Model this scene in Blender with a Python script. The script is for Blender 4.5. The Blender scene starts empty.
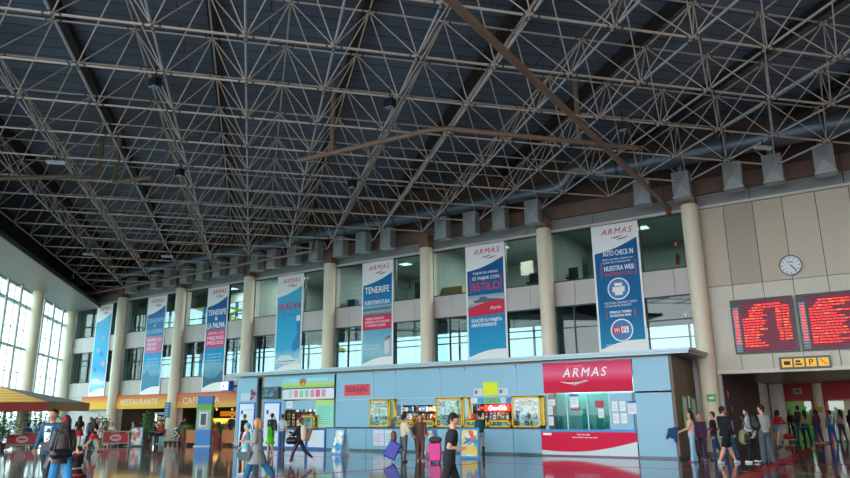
EXPO, WORLD, SUN = 2.62, 1.0, 0.0
import bpy, math, random
from mathutils import Vector, Matrix
R = math.radians
PI = math.pi
S = bpy.context.scene
COL = S.collection
rnd = random.Random(7)

# ------------------------------------------------------------------ materials
def lin(h):
    h = h.lstrip('#')
    v = [int(h[i:i+2], 16) / 255 for i in (0, 2, 4)]
    return tuple(c / 12.92 if c <= .04045 else ((c + .055) / 1.055) ** 2.4 for c in v) + (1,)

_m = {}
def mat(hexc, rough=.6, metal=0., var=.06, scale=3., emit=None, strength=0., bump=0., spec=None):
    key = (hexc, rough, metal, var, scale, emit, strength, bump, spec)
    if key in _m: return _m[key]
    m = bpy.data.materials.new('surface_' + hexc.strip('#')); m.use_nodes = True
    nt = m.node_tree; b = nt.nodes['Principled BSDF']
    c = lin(hexc)
    b.inputs['Roughness'].default_value = rough
    b.inputs['Metallic'].default_value = metal
    if spec is not None: b.inputs['Specular IOR Level'].default_value = spec
    tc = nt.nodes.new('ShaderNodeTexCoord'); nz = nt.nodes.new('ShaderNodeTexNoise')
    nz.inputs['Scale'].default_value = scale; nz.inputs['Detail'].default_value = 4
    nt.links.new(tc.outputs['Object'], nz.inputs['Vector'])
    mx = nt.nodes.new('ShaderNodeMixRGB')
    mx.inputs[1].default_value = tuple(x * (1 - var) for x in c[:3]) + (1,)
    mx.inputs[2].default_value = tuple(min(1, x * (1 + var)) for x in c[:3]) + (1,)
    nt.links.new(nz.outputs['Fac'], mx.inputs[0]); nt.links.new(mx.outputs[0], b.inputs['Base Color'])
    if bump:
        bp = nt.nodes.new('ShaderNodeBump'); bp.inputs['Strength'].default_value = bump; bp.inputs['Distance'].default_value = .02
        nt.links.new(nz.outputs['Fac'], bp.inputs['Height']); nt.links.new(bp.outputs[0], b.inputs['Normal'])
    if emit:
        b.inputs['Emission Color'].default_value = lin(emit); b.inputs['Emission Strength'].default_value = strength
    _m[key] = m
    return m

def grad_mat(name, stops, axis, a, b_, rough=.5):
    """printed colour ramp running along one object axis from a to b_"""
    m = bpy.data.materials.new(name); m.use_nodes = True; nt = m.node_tree; b = nt.nodes['Principled BSDF']
    tc = nt.nodes.new('ShaderNodeTexCoord'); sp = nt.nodes.new('ShaderNodeSeparateXYZ')
    nt.links.new(tc.outputs['Object'], sp.inputs[0])
    mr = nt.nodes.new('ShaderNodeMapRange'); mr.inputs[1].default_value = a; mr.inputs[2].default_value = b_
    nt.links.new(sp.outputs['XYZ'.index(axis)], mr.inputs[0])
    nz = nt.nodes.new('ShaderNodeTexNoise'); nz.inputs['Scale'].default_value = 1.4; nt.links.new(tc.outputs['Object'], nz.inputs[0])
    ad = nt.nodes.new('ShaderNodeMath'); ad.operation = 'MULTIPLY_ADD'; ad.inputs[1].default_value = .12
    nt.links.new(nz.outputs['Fac'], ad.inputs[0]); nt.links.new(mr.outputs[0], ad.inputs[2])
    cr = nt.nodes.new('ShaderNodeValToRGB'); e = cr.color_ramp.elements
    while len(e) < len(stops): e.new(.5)
    for k, (p, h) in enumerate(stops): e[k].position = p; e[k].color = lin(h)
    nt.links.new(ad.outputs[0], cr.inputs[0]); nt.links.new(cr.outputs[0], b.inputs['Base Color'])
    b.inputs['Roughness'].default_value = rough; b.inputs['Specular IOR Level'].default_value = .2
    return m

def stripe_mat(name, h1, h2, axis, period, duty=.5, rough=.7):
    m = bpy.data.materials.new(name); m.use_nodes = True; nt = m.node_tree; b = nt.nodes['Principled BSDF']
    tc = nt.nodes.new('ShaderNodeTexCoord'); sp = nt.nodes.new('ShaderNodeSeparateXYZ'); nt.links.new(tc.outputs['Object'], sp.inputs[0])
    dv = nt.nodes.new('ShaderNodeMath'); dv.operation = 'DIVIDE'; dv.inputs[1].default_value = period
    fr = nt.nodes.new('ShaderNodeMath'); fr.operation = 'FRACT'
    gt = nt.nodes.new('ShaderNodeMath'); gt.operation = 'GREATER_THAN'; gt.inputs[1].default_value = duty
    nt.links.new(sp.outputs['XYZ'.index(axis)], dv.inputs[0]); nt.links.new(dv.outputs[0], fr.inputs[0]); nt.links.new(fr.outputs[0], gt.inputs[0])
    mx = nt.nodes.new('ShaderNodeMixRGB'); mx.inputs[1].default_value = lin(h1); mx.inputs[2].default_value = lin(h2)
    nt.links.new(gt.outputs[0], mx.inputs[0]); nt.links.new(mx.outputs[0], b.inputs['Base Color']); b.inputs['Roughness'].default_value = rough
    return m

def patch_mat(name, hexes, scale=6., rough=.6, emit=0):
    """printed patches of several colours (voronoi cells)"""
    m = bpy.data.materials.new(name); m.use_nodes = True; nt = m.node_tree; b = nt.nodes['Principled BSDF']
    tc = nt.nodes.new('ShaderNodeTexCoord'); vo = nt.nodes.new('ShaderNodeTexVoronoi'); vo.inputs['Scale'].default_value = scale
    nt.links.new(tc.outputs['Object'], vo.inputs['Vector'])
    sp = nt.nodes.new('ShaderNodeSeparateColor'); nt.links.new(vo.outputs['Color'], sp.inputs[0])
    cr = nt.nodes.new('ShaderNodeValToRGB'); cr.color_ramp.interpolation = 'CONSTANT'; e = cr.color_ramp.elements
    while len(e) < len(hexes): e.new(.5)
    for k, h in enumerate(hexes): e[k].position = k / len(hexes); e[k].color = lin(h)
    nt.links.new(sp.outputs[0], cr.inputs[0]); nt.links.new(cr.outputs[0], b.inputs['Base Color']); b.inputs['Roughness'].default_value = rough
    return m

def glass_mat(name, tint='#dff0ee', refl=.12, rough=.02):
    m = bpy.data.materials.new(name); m.use_nodes = True; nt = m.node_tree
    for n in list(nt.nodes): nt.nodes.remove(n)
    o = nt.nodes.new('ShaderNodeOutputMaterial'); t = nt.nodes.new('ShaderNodeBsdfTransparent'); g = nt.nodes.new('ShaderNodeBsdfGlossy')
    t.inputs[0].default_value = lin(tint); g.inputs['Roughness'].default_value = rough
    f = nt.nodes.new('ShaderNodeLayerWeight'); f.inputs[0].default_value = .5
    pw = nt.nodes.new('ShaderNodeMath'); pw.operation = 'POWER'; pw.inputs[1].default_value = 4.
    nt.links.new(f.outputs['Facing'], pw.inputs[0])
    ma = nt.nodes.new('ShaderNodeMath'); ma.operation = 'MULTIPLY_ADD'; ma.inputs[1].default_value = .8; ma.inputs[2].default_value = .03 + refl * .3
    x = nt.nodes.new('ShaderNodeMixShader')
    nt.links.new(pw.outputs[0], ma.inputs[0]); nt.links.new(ma.outputs[0], x.inputs[0]); nt.links.new(t.outputs[0], x.inputs[1])
    nt.links.new(g.outputs[0], x.inputs[2]); nt.links.new(x.outputs[0], o.inputs[0])
    return m

# ------------------------------------------------------------------ objects
def mark(o, label=None, cat=None, group=None, kind=None):
    if label: o['label'] = label
    if cat: o['category'] = cat
    if group: o['group'] = group
    if kind: o['kind'] = kind
    return o
def thing(name, label, cat, loc=(0, 0, 0), rz=0, group=None, kind=None):
    o = bpy.data.objects.new(name, None); COL.objects.link(o); o.empty_display_size = .2
    o.location = loc; o.rotation_euler = (0, 0, rz)
    return mark(o, label, cat, group, kind)
def copy_thing(root, loc, rz, label=None, group=None):
    r = root.copy(); COL.objects.link(r); r.location = loc; r.rotation_euler = (0, 0, rz)
    if label: r['label'] = label
    if group: r['group'] = group
    for ch in list(root.children):
        c = ch.copy(); COL.objects.link(c); c.parent = r
        for g in list(ch.children):
            d = g.copy(); COL.objects.link(d); d.parent = c
    return r

def perp(d):
    d = d.normalized(); a = Vector((0, 0, 1)) if abs(d.z) < .9 else Vector((1, 0, 0))
    u = d.cross(a).normalized(); return u, d.cross(u).normalized()

def wmat(o):
    M = Matrix.Identity(4)
    while o is not None: M = Matrix.LocRotScale(o.location, o.rotation_euler, None) @ M; o = o.parent
    return M

class MB:
    def __init__(s): s.v = []; s.f = []; s.mi = []; s.sm = []
    def add(s, vs, fs, m=0, smooth=False):
        k = len(s.v); s.v += [tuple(v) for v in vs]
        for f in fs: s.f.append([i + k for i in f]); s.mi.append(m); s.sm.append(smooth)
        return s
    def box(s, x0, x1, y0, y1, z0, z1, m=0):
        vs = [(x, y, z) for z in (z0, z1) for y in (y0, y1) for x in (x0, x1)]
        return s.add(vs, [(0, 2, 3, 1), (4, 5, 7, 6), (0, 1, 5, 4), (2, 6, 7, 3), (0, 4, 6, 2), (1, 3, 7, 5)], m)
    def bar(s, p, q, w, h, m=0, up=(0, 0, 1)):
        p = Vector(p); q = Vector(q); d = (q - p).normalized(); u = d.cross(Vector(up))
        if u.length < 1e-4: u = Vector((1, 0, 0))
        u.normalize(); t = u.cross(d)
        vs = [e + u * a * w / 2 + t * b * h / 2 for e in (p, q) for a, b in ((-1, -1), (1, -1), (1, 1), (-1, 1))]
        return s.add(vs, [(3, 2, 1, 0), (4, 5, 6, 7), (0, 1, 5, 4), (1, 2, 6, 5), (2, 3, 7, 6), (3, 0, 4, 7)], m)
    def tube(s, p, q, r0, r1=None, n=8, m=0, cap=True, smooth=True):
        p = Vector(p); q = Vector(q); r1 = r0 if r1 is None else r1; u, w = perp(q - p)
        vs = [e + (u * math.cos(2 * PI * k / n) + w * math.sin(2 * PI * k / n)) * r for e, r in ((p, r0), (q, r1)) for k in range(n)]
        s.add(vs, [(k, (k + 1) % n, n + (k + 1) % n, n + k) for k in range(n)], m, smooth)
        if cap: s.add(vs, [tuple(range(n))[::-1], tuple(range(n, 2 * n))], m)
        return s
    def path(s, pts, r, n=8, m=0):
        pts = [Vector(p) for p in pts]; rings = []; u = None
        for i, p in enumerate(pts):
            d = (pts[min(i + 1, len(pts) - 1)] - pts[max(i - 1, 0)]).normalized()
            if u is None: u, w = perp(d)
            else: u = (u - d * u.dot(d)).normalized(); w = d.cross(u)
            rings.append([p + (u * math.cos(2 * PI * k / n) + w * math.sin(2 * PI * k / n)) * r for k in range(n)])
        vs = [v for g in rings for v in g]; fs = []
        for i in range(len(pts) - 1):
            for k in range(n): fs.append((i * n + k, i * n + (k + 1) % n, (i + 1) * n + (k + 1) % n, (i + 1) * n + k))
        s.add(vs, fs, m, True); s.add(vs, [tuple(range(n))[::-1], tuple(range(len(vs) - n, len(vs)))], m)
        return s
    def sphere(s, c, r, n=10, k=6, m=0, sc=(1, 1, 1)):
        c = Vector(c); vs = [c + Vector((0, 0, -r * sc[2]))]
        for i in range(1, k):
            a = PI * i / k - PI / 2
            for j in range(n): vs.append(c + Vector((math.cos(a) * math.cos(2 * PI * j / n) * r * sc[0], math.cos(a) * math.sin(2 * PI * j / n) * r * sc[1], math.sin(a) * r * sc[2])))
        vs.append(c + Vector((0, 0, r * sc[2]))); fs = []
        for j in range(n):
            fs.append((0, 1 + (j + 1) % n, 1 + j)); t = len(vs) - 1; b0 = 1 + (k - 2) * n
            fs.append((b0 + j, b0 + (j + 1) % n, t))
            for i in range(k - 2): a = 1 + i * n; fs.append((a + j, a + (j + 1) % n, a + n + (j + 1) % n, a + n + j))
        return s.add(vs, fs, m, True)
    def prism(s, pts, y0, y1, m=0):
        """polygon (x, z) extruded along y"""
        n = len(pts); vs = [(x, y0, z) for x, z in pts] + [(x, y1, z) for x, z in pts]
        s.add(vs, [tuple(range(n)), tuple(range(n, 2 * n))[::-1]], m)
        return s.add(vs, [((k + 1) % n, k, n + k, n + (k + 1) % n) for k in range(n)], m)
    def prismz(s, pts, z0, z1, m=0):
        n = len(pts); vs = [(x, y, z0) for x, y in pts] + [(x, y, z1) for x, y in pts]
        s.add(vs, [tuple(range(n))[::-1], tuple(range(n, 2 * n))], m)
        return s.add(vs, [(k, (k + 1) % n, n + (k + 1) % n, n + k) for k in range(n)], m)
    def loft(s, secs, n=16, m=0, T=None):
        """secs: (centre, rx, ry); horizontal elliptical sections, closed at both ends"""
        vs = []
        for c, rx, ry in secs:
            for k in range(n):
                a = 2 * PI * k / n; p = Vector((c[0] + rx * math.cos(a), c[1] + ry * math.sin(a), c[2])); vs.append(T(p) if T else p)
        fs = [(i * n + k, i * n + (k + 1) % n, (i + 1) * n + (k + 1) % n, (i + 1) * n + k) for i in range(len(secs) - 1) for k in range(n)]
        s.add(vs, fs, m, True); return s.add(vs, [tuple(range(n))[::-1], tuple(range(len(vs) - n, len(vs)))], m, True)
    def caps(s, p, q, r0, r1, n=10, m=0):
        """tapered capsule"""
        p = Vector(p); q = Vector(q)
        if (q - p).length < 1e-5: q = p + Vector((0, 0, 1e-3))
        d = (q - p).normalized(); u, w = perp(d); vs = []; rg = []
        for a in (-80, -50, -25, 0): rg.append((p + d * r0 * math.sin(R(a)), r0 * math.cos(R(a))))
        for a in (0, 25, 50, 80): rg.append((q + d * r1 * math.sin(R(a)), r1 * math.cos(R(a))))
        for c, r in rg:
            for k in range(n): vs.append(c + (u * math.cos(2 * PI * k / n) + w * math.sin(2 * PI * k / n)) * r)
        fs = [(i * n + k, i * n + (k + 1) % n, (i + 1) * n + (k + 1) % n, (i + 1) * n + k) for i in range(7) for k in range(n)]
        s.add(vs, fs, m, True); return s.add(vs, [tuple(range(n))[::-1], tuple(range(7 * n, 8 * n))], m, True)
    def build(s, name, mt, parent=None, world=False):
        me = bpy.data.meshes.new(name); vs = s.v
        if world and parent is not None:
            M = wmat(parent).inverted(); vs = [M @ Vector(v) for v in vs]
        me.from_pydata(vs, [], s.f)
        for m in (mt if isinstance(mt, (list, tuple)) else [mt]): me.materials.append(m)
        me.polygons.foreach_set('material_index', s.mi); me.polygons.foreach_set('use_smooth', s.sm)
        me.update(); o = bpy.data.objects.new(name, me); COL.objects.link(o)
        if parent is not None: o.parent = parent
        return o

def remesh(o, voxel, smooth=2):
    if smooth:
        pass
    md = o.modifiers.new('r', 'REMESH'); md.mode = 'VOXEL'; md.voxel_size = voxel; md.use_smooth_shade = True
    sm = o.modifiers.new('s', 'SMOOTH'); sm.factor = .5; sm.iterations = smooth
    dg = bpy.context.evaluated_depsgraph_get()
    me = bpy.data.meshes.new_from_object(o.evaluated_get(dg)); o.modifiers.clear()
    old = o.data; o.data = me; bpy.data.meshes.remove(old)
    return o

def text(txt, x0, x1, z0, z1, y, mt, parent, name='lettering', shear=0, bold=.0, depth=.004, rot=None, keep=False, space=1.):
    """text standing in the plane y = const, facing -y, stretched to fill x0..x1, z0..z1"""
    cu = bpy.data.curves.new(name, 'FONT'); cu.body = txt; cu.shear = shear;  cu.size = 1; cu.space_character = space; cu.align_x = 'LEFT'; cu.resolution_u = 3
    o = bpy.data.objects.new(name, cu); COL.objects.link(o)
    dg = bpy.context.evaluated_depsgraph_get(); me = bpy.data.meshes.new_from_object(o.evaluated_get(dg)); bpy.data.objects.remove(o)
    xs = [v.co.x for v in me.vertices]; zs = [v.co.y for v in me.vertices]
    a, b, c, d = min(xs), max(xs), min(zs), max(zs)
    n = len(me.vertices)
    for v in me.vertices:
        x = x0 + (v.co.x - a) / (b - a) * (x1 - x0); z = z0 + (v.co.y - c) / (d - c) * (z1 - z0); v.co = (x, y - depth, z)
    if parent is not None and rot is None: 
        M = wmat(parent).inverted(); me.transform(M) if keep is False else None
    if rot is not None: me.transform(rot)
    if bold:                                               # heavier strokes: the outline repeated a hair to the side
        w_ = bold * (z1 - z0) * 1.4; k = len(me.vertices); vs = [v.co.copy() for v in me.vertices]; fs = [tuple(p.vertices) for p in me.polygons]
        m2 = bpy.data.meshes.new(name); m2.from_pydata(vs + [v + Vector((w_, -.0006, 0)) for v in vs] + [v + Vector((w_ / 2, -.0003, bold * (z1 - z0) * .6)) for v in vs], [], fs + [tuple(i + k for i in f) for f in fs] + [tuple(i + 2 * k for i in f) for f in fs]); me = m2
    me.materials.clear(); me.materials.append(mt)
    o = bpy.data.objects.new(name, me); COL.objects.link(o)
    if parent is not None: o.parent = parent
    return o

def face(rel): return R(33.2 + rel)      # 0 walks away from the entrance, 180 comes towards it
# ------------------------------------------------------------------ people
SK = ['#d9a183', '#c88f6e', '#e0ad8e', '#a9714f']
def person(label, x, y, h, rz, top='#333333', sleeve='long', hem=.49, bottom='#223047', kind='trousers', shoe='#222222', hair='short', hc='#1c1410',
           skin=0, legs=(12, 4, -12, 10), arms=((-5, 8, 15), (5, 8, 15)), lean=0, turn=0, nod=0, w=1., z=0., fem=False, seat=None, vox=None, extra=None, inner=None, opened=False, group=None, stripe=None, open_hand=False):
    t = thing('person', label, 'person', (x, y, z), rz, group)
    vox = vox or (.011 if math.hypot(x, y) < 20 else .016)
    q = h; th_l, sh_l = .245 * q, .245 * q
    def legdir(a): return Vector((0, math.sin(R(a)), -math.cos(R(a))))
    J = {}
    for sd, a, k in ((-1, legs[0], legs[1]), (1, legs[2], legs[3])):
        hip = Vector((sd * .052 * q * (1.05 if fem else 1), 0, 0)); kn = hip + legdir(a) * th_l; an = kn + legdir(a - k) * sh_l
        J[sd] = [hip, kn, an]
    low = min(J[-1][2].z, J[1][2].z); hz = -low + .042 * q
    if seat is not None: hz = seat + .055 * q
    for sd in (-1, 1): J[sd] = [p + Vector((0, 0, hz)) for p in J[sd]]
    base = hz - .53 * q                                    # torso sections are given for a standing hip at .53
    ln = Matrix.Rotation(R(-lean), 4, 'X'); piv = Vector((0, 0, hz))
    def T(p): p = Vector(p); return (ln @ (p - piv)) + piv if p.z > hz else p
    def tz(f): return f * q + base
    hipw = 1.1 if fem else 1.; shw = .9 if fem else 1.
    sec = [(.475, .088 * hipw, .06), (.53, .094 * hipw, .066), (.6, .078 * (.92 if fem else 1), .055), (.66, .083 * shw, .06), (.73, .095 * shw, .066), (.785, .1 * shw, .06), (.815, .088 * shw, .046), (.838, .045, .036)]
    def torso(inf, lo=.475, hi=.838, flare=0.):
        o = []; 
        if lo < .475: 
            for k in range(3):
                f = lo + (.475 - lo) * k / 3; o.append(((0, 0, tz(f)), (.09 * hipw * w + flare * (.475 - f) * 2) * q + inf, (.066 * w + flare * (.475 - f) * 1.6) * q + inf))
        for f, rx, ry in sec:
            if lo - .001 <= f <= hi + .001: o.append(((0, 0, tz(f)), rx * q * w + inf, ry * q * w + inf))
        return o
    # arms
    AR = {}
    for sd, (a, b, e) in zip((-1, 1), arms):
        s = T((sd * .098 * q * shw * w, 0, tz(.803)))
        up = Vector((sd * math.sin(R(b)), math.sin(R(a)) * math.cos(R(b)), -math.cos(R(a)) * math.cos(R(b)))); el = s + up * .165 * q
        fo = Vector((-sd * math.sin(R(min(e, 60) * .45)) * .9, math.sin(R(a + e)), -math.cos(R(a + e)))).normalized(); wr = el + fo * .145 * q
        AR[sd] = (s, el, wr, fo)
    neck = T((0, 0, tz(.835))); hd = neck + Vector((0, math.sin(R(lean * .6)) * .1 * q, .098 * q))
    HR = Matrix.Translation(hd) @ Matrix.Rotation(R(turn), 4, 'Z') @ Matrix.Rotation(R(-nod), 4, 'X')
    def HP(*p): return HR @ (Vector(p) * q)
    # body
    b = MB(); b.loft(torso(0), 14, T=T)
    b.caps(T((0, -.004 * q, tz(.82))), hd + Vector((0, -.005 * q, -.03 * q)), .031 * q, .029 * q)
    b.add([HP(*[c for c in (math.cos(a) * math.cos(u) * rx, math.sin(a) * math.cos(u) * ry + .004 * math.sin(u), math.sin(u) * .069 * (1 if u > 0 else .98))]) for u, rx, ry in [(R(-85 + 17 * i), .048 - (.009 if i < 4 else 0), .057 - (.004 if i < 3 else 0)) for i in range(11)] for a in [2 * PI * k / 12 for k in range(12)]],
          [(i * 12 + k, i * 12 + (k + 1) % 12, (i + 1) * 12 + (k + 1) % 12, (i + 1) * 12 + k) for i in range(10) for k in range(12)] + [tuple(range(12))[::-1], tuple(range(120, 132))], 0, True)
    b.caps(HP(0, .05, .008), HP(0, .064, -.012), .006 * q, .009 * q, 6)      # nose
    for sd in (-1, 1): b.caps(HP(sd * .047, -.004, .008), HP(sd * .048, -.002, -.012), .008 * q, .006 * q, 6)
    b.caps(HP(0, .03, -.05), HP(0, .036, -.052), .018 * q, .016 * q, 6)
    for sd in (-1, 1):
        hip, kn, an = J[sd]; b.caps(hip, kn, .052 * q * w, .032 * q * w); b.caps(kn, kn + (an - kn) * .4, .033 * q * w, .032 * q * w); b.caps(kn + (an - kn) * .4, an, .032 * q * w, .02 * q)
        b.caps(an, an + Vector((0, .06 * q, -.022 * q)), .019 * q, .014 * q)
        s, el, wr, fo = AR[sd]; b.caps(s, el, .029 * q * w, .022 * q * w); b.caps(el, wr, .023 * q * w, .0145 * q)
        b.caps(wr, wr + fo * .04 * q, .014 * q, .02 * q, 8)
    o = b.build('body', mat(SK[skin], .55), t); remesh(o, vox)
    hb = MB()
    for sd in (-1, 1):                                     # five fingers on every hand, curled a little
        s, el, wr, fo = AR[sd]; side = Vector((0, 1, 0)) if abs(fo.y) < .7 else Vector((-sd, 0, 0)); side = (side - fo * side.dot(fo)).normalized(); nrm = fo.cross(side) * sd
        if nrm.x * sd > 0: nrm = -nrm
        for k, L in enumerate((.040, .046, .043, .034)):
            b0 = wr + fo * .045 * q + side * (.0165 - .011 * k) * q; m1 = b0 + (fo * .9 + nrm * .25) * L * q * .5; m2 = m1 + (fo * .6 + nrm * .7) * L * q * .45
            hb.caps(b0, m1, .0062 * q, .0056 * q, 6); hb.caps(m1, m2, .0056 * q, .0046 * q, 6)
        b0 = wr + fo * .018 * q + side * .012 * q; m1 = b0 + (fo * .6 + side * .8 + nrm * .2) * .024 * q; hb.caps(b0, m1, .0075 * q, .0065 * q, 6); hb.caps(m1, m1 + (fo * .9 + nrm * .4) * .02 * q, .0063 * q, .005 * q, 6)
    me = o.data; k0 = len(me.vertices)                     # the fingers become part of the same body mesh
    vs = [tuple(v.co) for v in me.vertices] + hb.v; fs = [tuple(p.vertices) for p in me.polygons] + [tuple(i + k0 for i in f) for f in hb.f]
    nm = bpy.data.meshes.new('body'); nm.from_pydata(vs, [], fs); nm.materials.append(mat(SK[skin], .55)); nm.polygons.foreach_set('use_smooth', [True] * len(fs)); o.data = nm
    # face details
    for sd in (-1, 1):
        MB().sphere(HP(sd * .019, .051, .009), .0062 * q, 8, 5, 0, (1.3, .8, .8)).build('eye', mat('#1d1512', .2), o)
        MB().caps(HP(sd * .011, .0555, .021), HP(sd * .029, .051, .022), .0028 * q, .0022 * q, 5).build('eyebrow', mat(hc, .8), o)
    MB().caps(HP(-.013, .055, -.031), HP(.013, .055, -.031), .0042 * q, .0042 * q, 6).build('mouth', mat('#a35650', .5), o)
    # garments
    tm = top if not isinstance(top, str) else mat(top, .85, 0, .12, 14, bump=.15)
    g = MB(); inf = .012 if hem > .44 else .022
    g.loft(torso(inf, hem, .838, .22 if hem < .46 else 0), 16, T=T)
    for sd in (-1, 1):
        s, el, wr, fo = AR[sd]
        if sleeve == 'none': continue
        g.caps(s, el if sleeve == 'long' else s + (el - s) * .62, .034 * q * w + inf * .5, .028 * q * w + inf * .5)
        if sleeve == 'long': g.caps(el, el + (wr - el) * .93, .028 * q * w + inf * .5, .02 * q + inf * .4)
    gname = {True: 'coat', False: 'shirt'}[hem < .42]
    remesh(g.build(gname, tm, t), vox * 1.1, 2)
    if opened:                                             # front of an open jacket shows the shirt under it
        pan = MB(); zz = [tz(f) for f in (.5, .6, .7, .8)]
        vs = []
        for i, z_ in enumerate(zz):
            f = (.5, .6, .7, .8)[i]; ry = {.5: .064, .6: .055, .7: .064, .8: .056}[f] * q * w + inf + .006; hw = (.036, .034, .042, .05)[i] * q
            for xx in (-hw, 0, hw): vs.append(T((xx, ry * (1 if xx == 0 else .93), z_)))
            for xx in (-hw, 0, hw): vs.append(T((xx, ry * .5, z_)))
        fs = []
        for i in range(3):
            a = i * 6
            for k in range(2): fs.append((a + k, a + k + 1, a + k + 7, a + k + 6))
            fs += [(a, a + 6, a + 9, a + 3), (a + 2, a + 5, a + 11, a + 8)]
        fs += [(0, 3, 4, 1), (1, 4, 5, 2), (18, 19, 22, 21), (19, 20, 23, 22)]
        pan.add(vs, fs, 0, True).build('undershirt', inner or mat('#d8d4d2', .8), t)
    bm = bottom if not isinstance(bottom, str) else mat(bottom, .85, 0, .12, 10, bump=.12)
    if kind in ('skirt', 'ruffle'):
        g = MB(); fl = .62
        nn = 24; rows = [(.585, .082, .06), (.53, .1, .08), (.46, .125, .11), (.40, .15, .14)] if kind == 'skirt' else [(.5, .1, .08), (.42, .13, .115), (.36, .15, .14), (.352, .185, .18), (.27, .19, .185)]
        rings = []
        for f, rx, ry in rows:
            for k in range(nn):
                a = 2 * PI * k / nn; wv = 1 + (.07 if k % 2 else -.05) * (1 if f < .5 else 0); rings.append((rx * q * math.cos(a) * wv * w, ry * q * math.sin(a) * wv * w, tz(f)))
        n0 = len(rings); rings += [(a * .94, b_ * .94, c) for a, b_, c in rings[-nn:]]
        fs = [(i * nn + k, i * nn + (k + 1) % nn, (i + 1) * nn + (k + 1) % nn, (i + 1) * nn + k) for i in range(len(rows)) for k in range(nn)] + [tuple(range(nn))[::-1]]
        g.add(rings, fs, 0, True).build('skirt', bm, t)
    else:
        g = MB(); secs = [((0, 0, tz(f)), rx * q * w + .009, ry * q * w + .009) for f, rx, ry in sec[:3]]; g.loft(secs, 14)
        for sd in (-1, 1):
            hip, kn, an = J[sd]
            if kind == 'shorts': g.caps(hip, hip + (kn - hip) * .78, .06 * q * w, .054 * q * w)
            elif kind == 'hotpants': g.caps(hip, hip + (kn - hip) * .3, .059 * q * w, .056 * q * w)
            else:
                e = {'trousers': (.046, .037, .033), 'leggings': (.04, .036, .026), 'flare': (.042, .036, .052), 'baggy': (.052, .048, .046)}[kind]
                g.caps(hip, kn, .058 * q * w, e[0] * q * w); g.caps(kn, kn + (an - kn) * .5, e[0] * q * w, e[1] * q * w); g.caps(kn + (an - kn) * .5, an - (an - kn) * .03, e[1] * q * w, e[2] * q)
        remesh(g.build({'shorts': 'shorts', 'hotpants': 'shorts', 'leggings': 'leggings'}.get(kind, 'trousers'), bm, t), vox * 1.1, 2)
        if stripe:
            for sd in (-1, 1):
                hip, kn, an = J[sd]; s_ = MB(); off = Vector((sd * .052 * q, 0, 0)); s_.caps(hip + off, kn + off * .8, .012, .012, 6); s_.caps(kn + off * .8, an + off * .62, .012, .011, 6); s_.build('trouser_stripe', mat(stripe, .8), t)
    for sd in (-1, 1):
        hip, kn, an = J[sd]; fl = max(an.z - .042 * q, 0); g = MB(); pitch = 0 if fl < .03 else (-.5 if an.y < hip.y else .35)
        f = Vector((0, math.cos(pitch), math.sin(pitch))); hl = an + Vector((0, -.02 * q, -.024 * q)); g.caps(hl, hl + f * .1 * q, .021 * q, .019 * q, 10); g.caps(an, hl + f * .03 * q, .024 * q, .024 * q, 10)
        if shoe == 'boot': g.caps(kn + (an - kn) * .3, an, .036 * q, .027 * q)
        remesh(g.build('shoe', mat('#2c1e18' if shoe == 'boot' else shoe, .6), t), .009, 1)
    # hair
    if hair != 'bald':
        g = MB(); 
        g.add([HP(math.cos(a) * math.cos(u) * .053, math.sin(a) * math.cos(u) * .06 - .013, math.sin(u) * .068 + .014 - .012 * math.sin(a) * 0 + (.016 * max(0, math.sin(a)) if u < .5 else 0)) for u in [R(x_) for x_ in (5, 25, 45, 65, 85)] for a in [2 * PI * k / 14 for k in range(14)]],
              [(i * 14 + k, i * 14 + (k + 1) % 14, (i + 1) * 14 + (k + 1) % 14, (i + 1) * 14 + k) for i in range(4) for k in range(14)] + [tuple(range(14))[::-1], tuple(range(56, 70))], 0, True)
        g.caps(HP(0, -.03, .02), HP(0, -.034, -.03), .044 * q, .03 * q)
        for sd in (-1, 1): g.caps(HP(sd * .04, -.018, .03), HP(sd * .043, -.018, -.012), .016 * q, .012 * q)
        if hair == 'long':
            g.caps(HP(0, -.045, 0), HP(0, -.062, -.19), .046 * q, .034 * q)
            for sd in (-1, 1): g.caps(HP(sd * .042, -.015, .02), HP(sd * .048, -.015, -.12), .02 * q, .02 * q); g.caps(HP(sd * .045, -.02, -.06), HP(sd * .03, -.055, -.2), .022 * q, .016 * q)
        if hair == 'bob':
            for sd in (-1, 1): g.caps(HP(sd * .045, -.01, .02), HP(sd * .05, -.008, -.06), .02 * q, .022 * q)
            g.caps(HP(0, -.045, 0), HP(0, -.045, -.06), .05 * q, .045 * q)
        if hair == 'bun': g.caps(HP(0, -.06, .045), HP(0, -.07, .05), .028 * q, .024 * q)
        if hair == 'curly':
            for k in range(22): a = rnd.uniform(0, 6.28); g.caps(HP(.05 * math.cos(a), -.018 + .045 * math.sin(a), rnd.uniform(0, .07)), HP(.06 * math.cos(a), -.02 + .05 * math.sin(a), rnd.uniform(0, .07)), .02 * q, .016 * q, 6)
        remesh(g.build('hair', mat(hc, .75, 0, .3, 40, bump=.3), t), vox * .9, 1)
    if extra == 'dots':
        d = MB()
        for k in range(14): a = rnd.uniform(0, 6.28); f = rnd.uniform(.6, .8); d.sphere(T((.096 * q * math.cos(a), .07 * q * math.sin(a), tz(f))), .016, 6, 4)
        d.build('polka_dots', mat('#e2c02a'), t)
    return t, dict(J=J, AR=AR, T=T, tz=tz, q=q, hd=hd, HP=HP)
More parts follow.
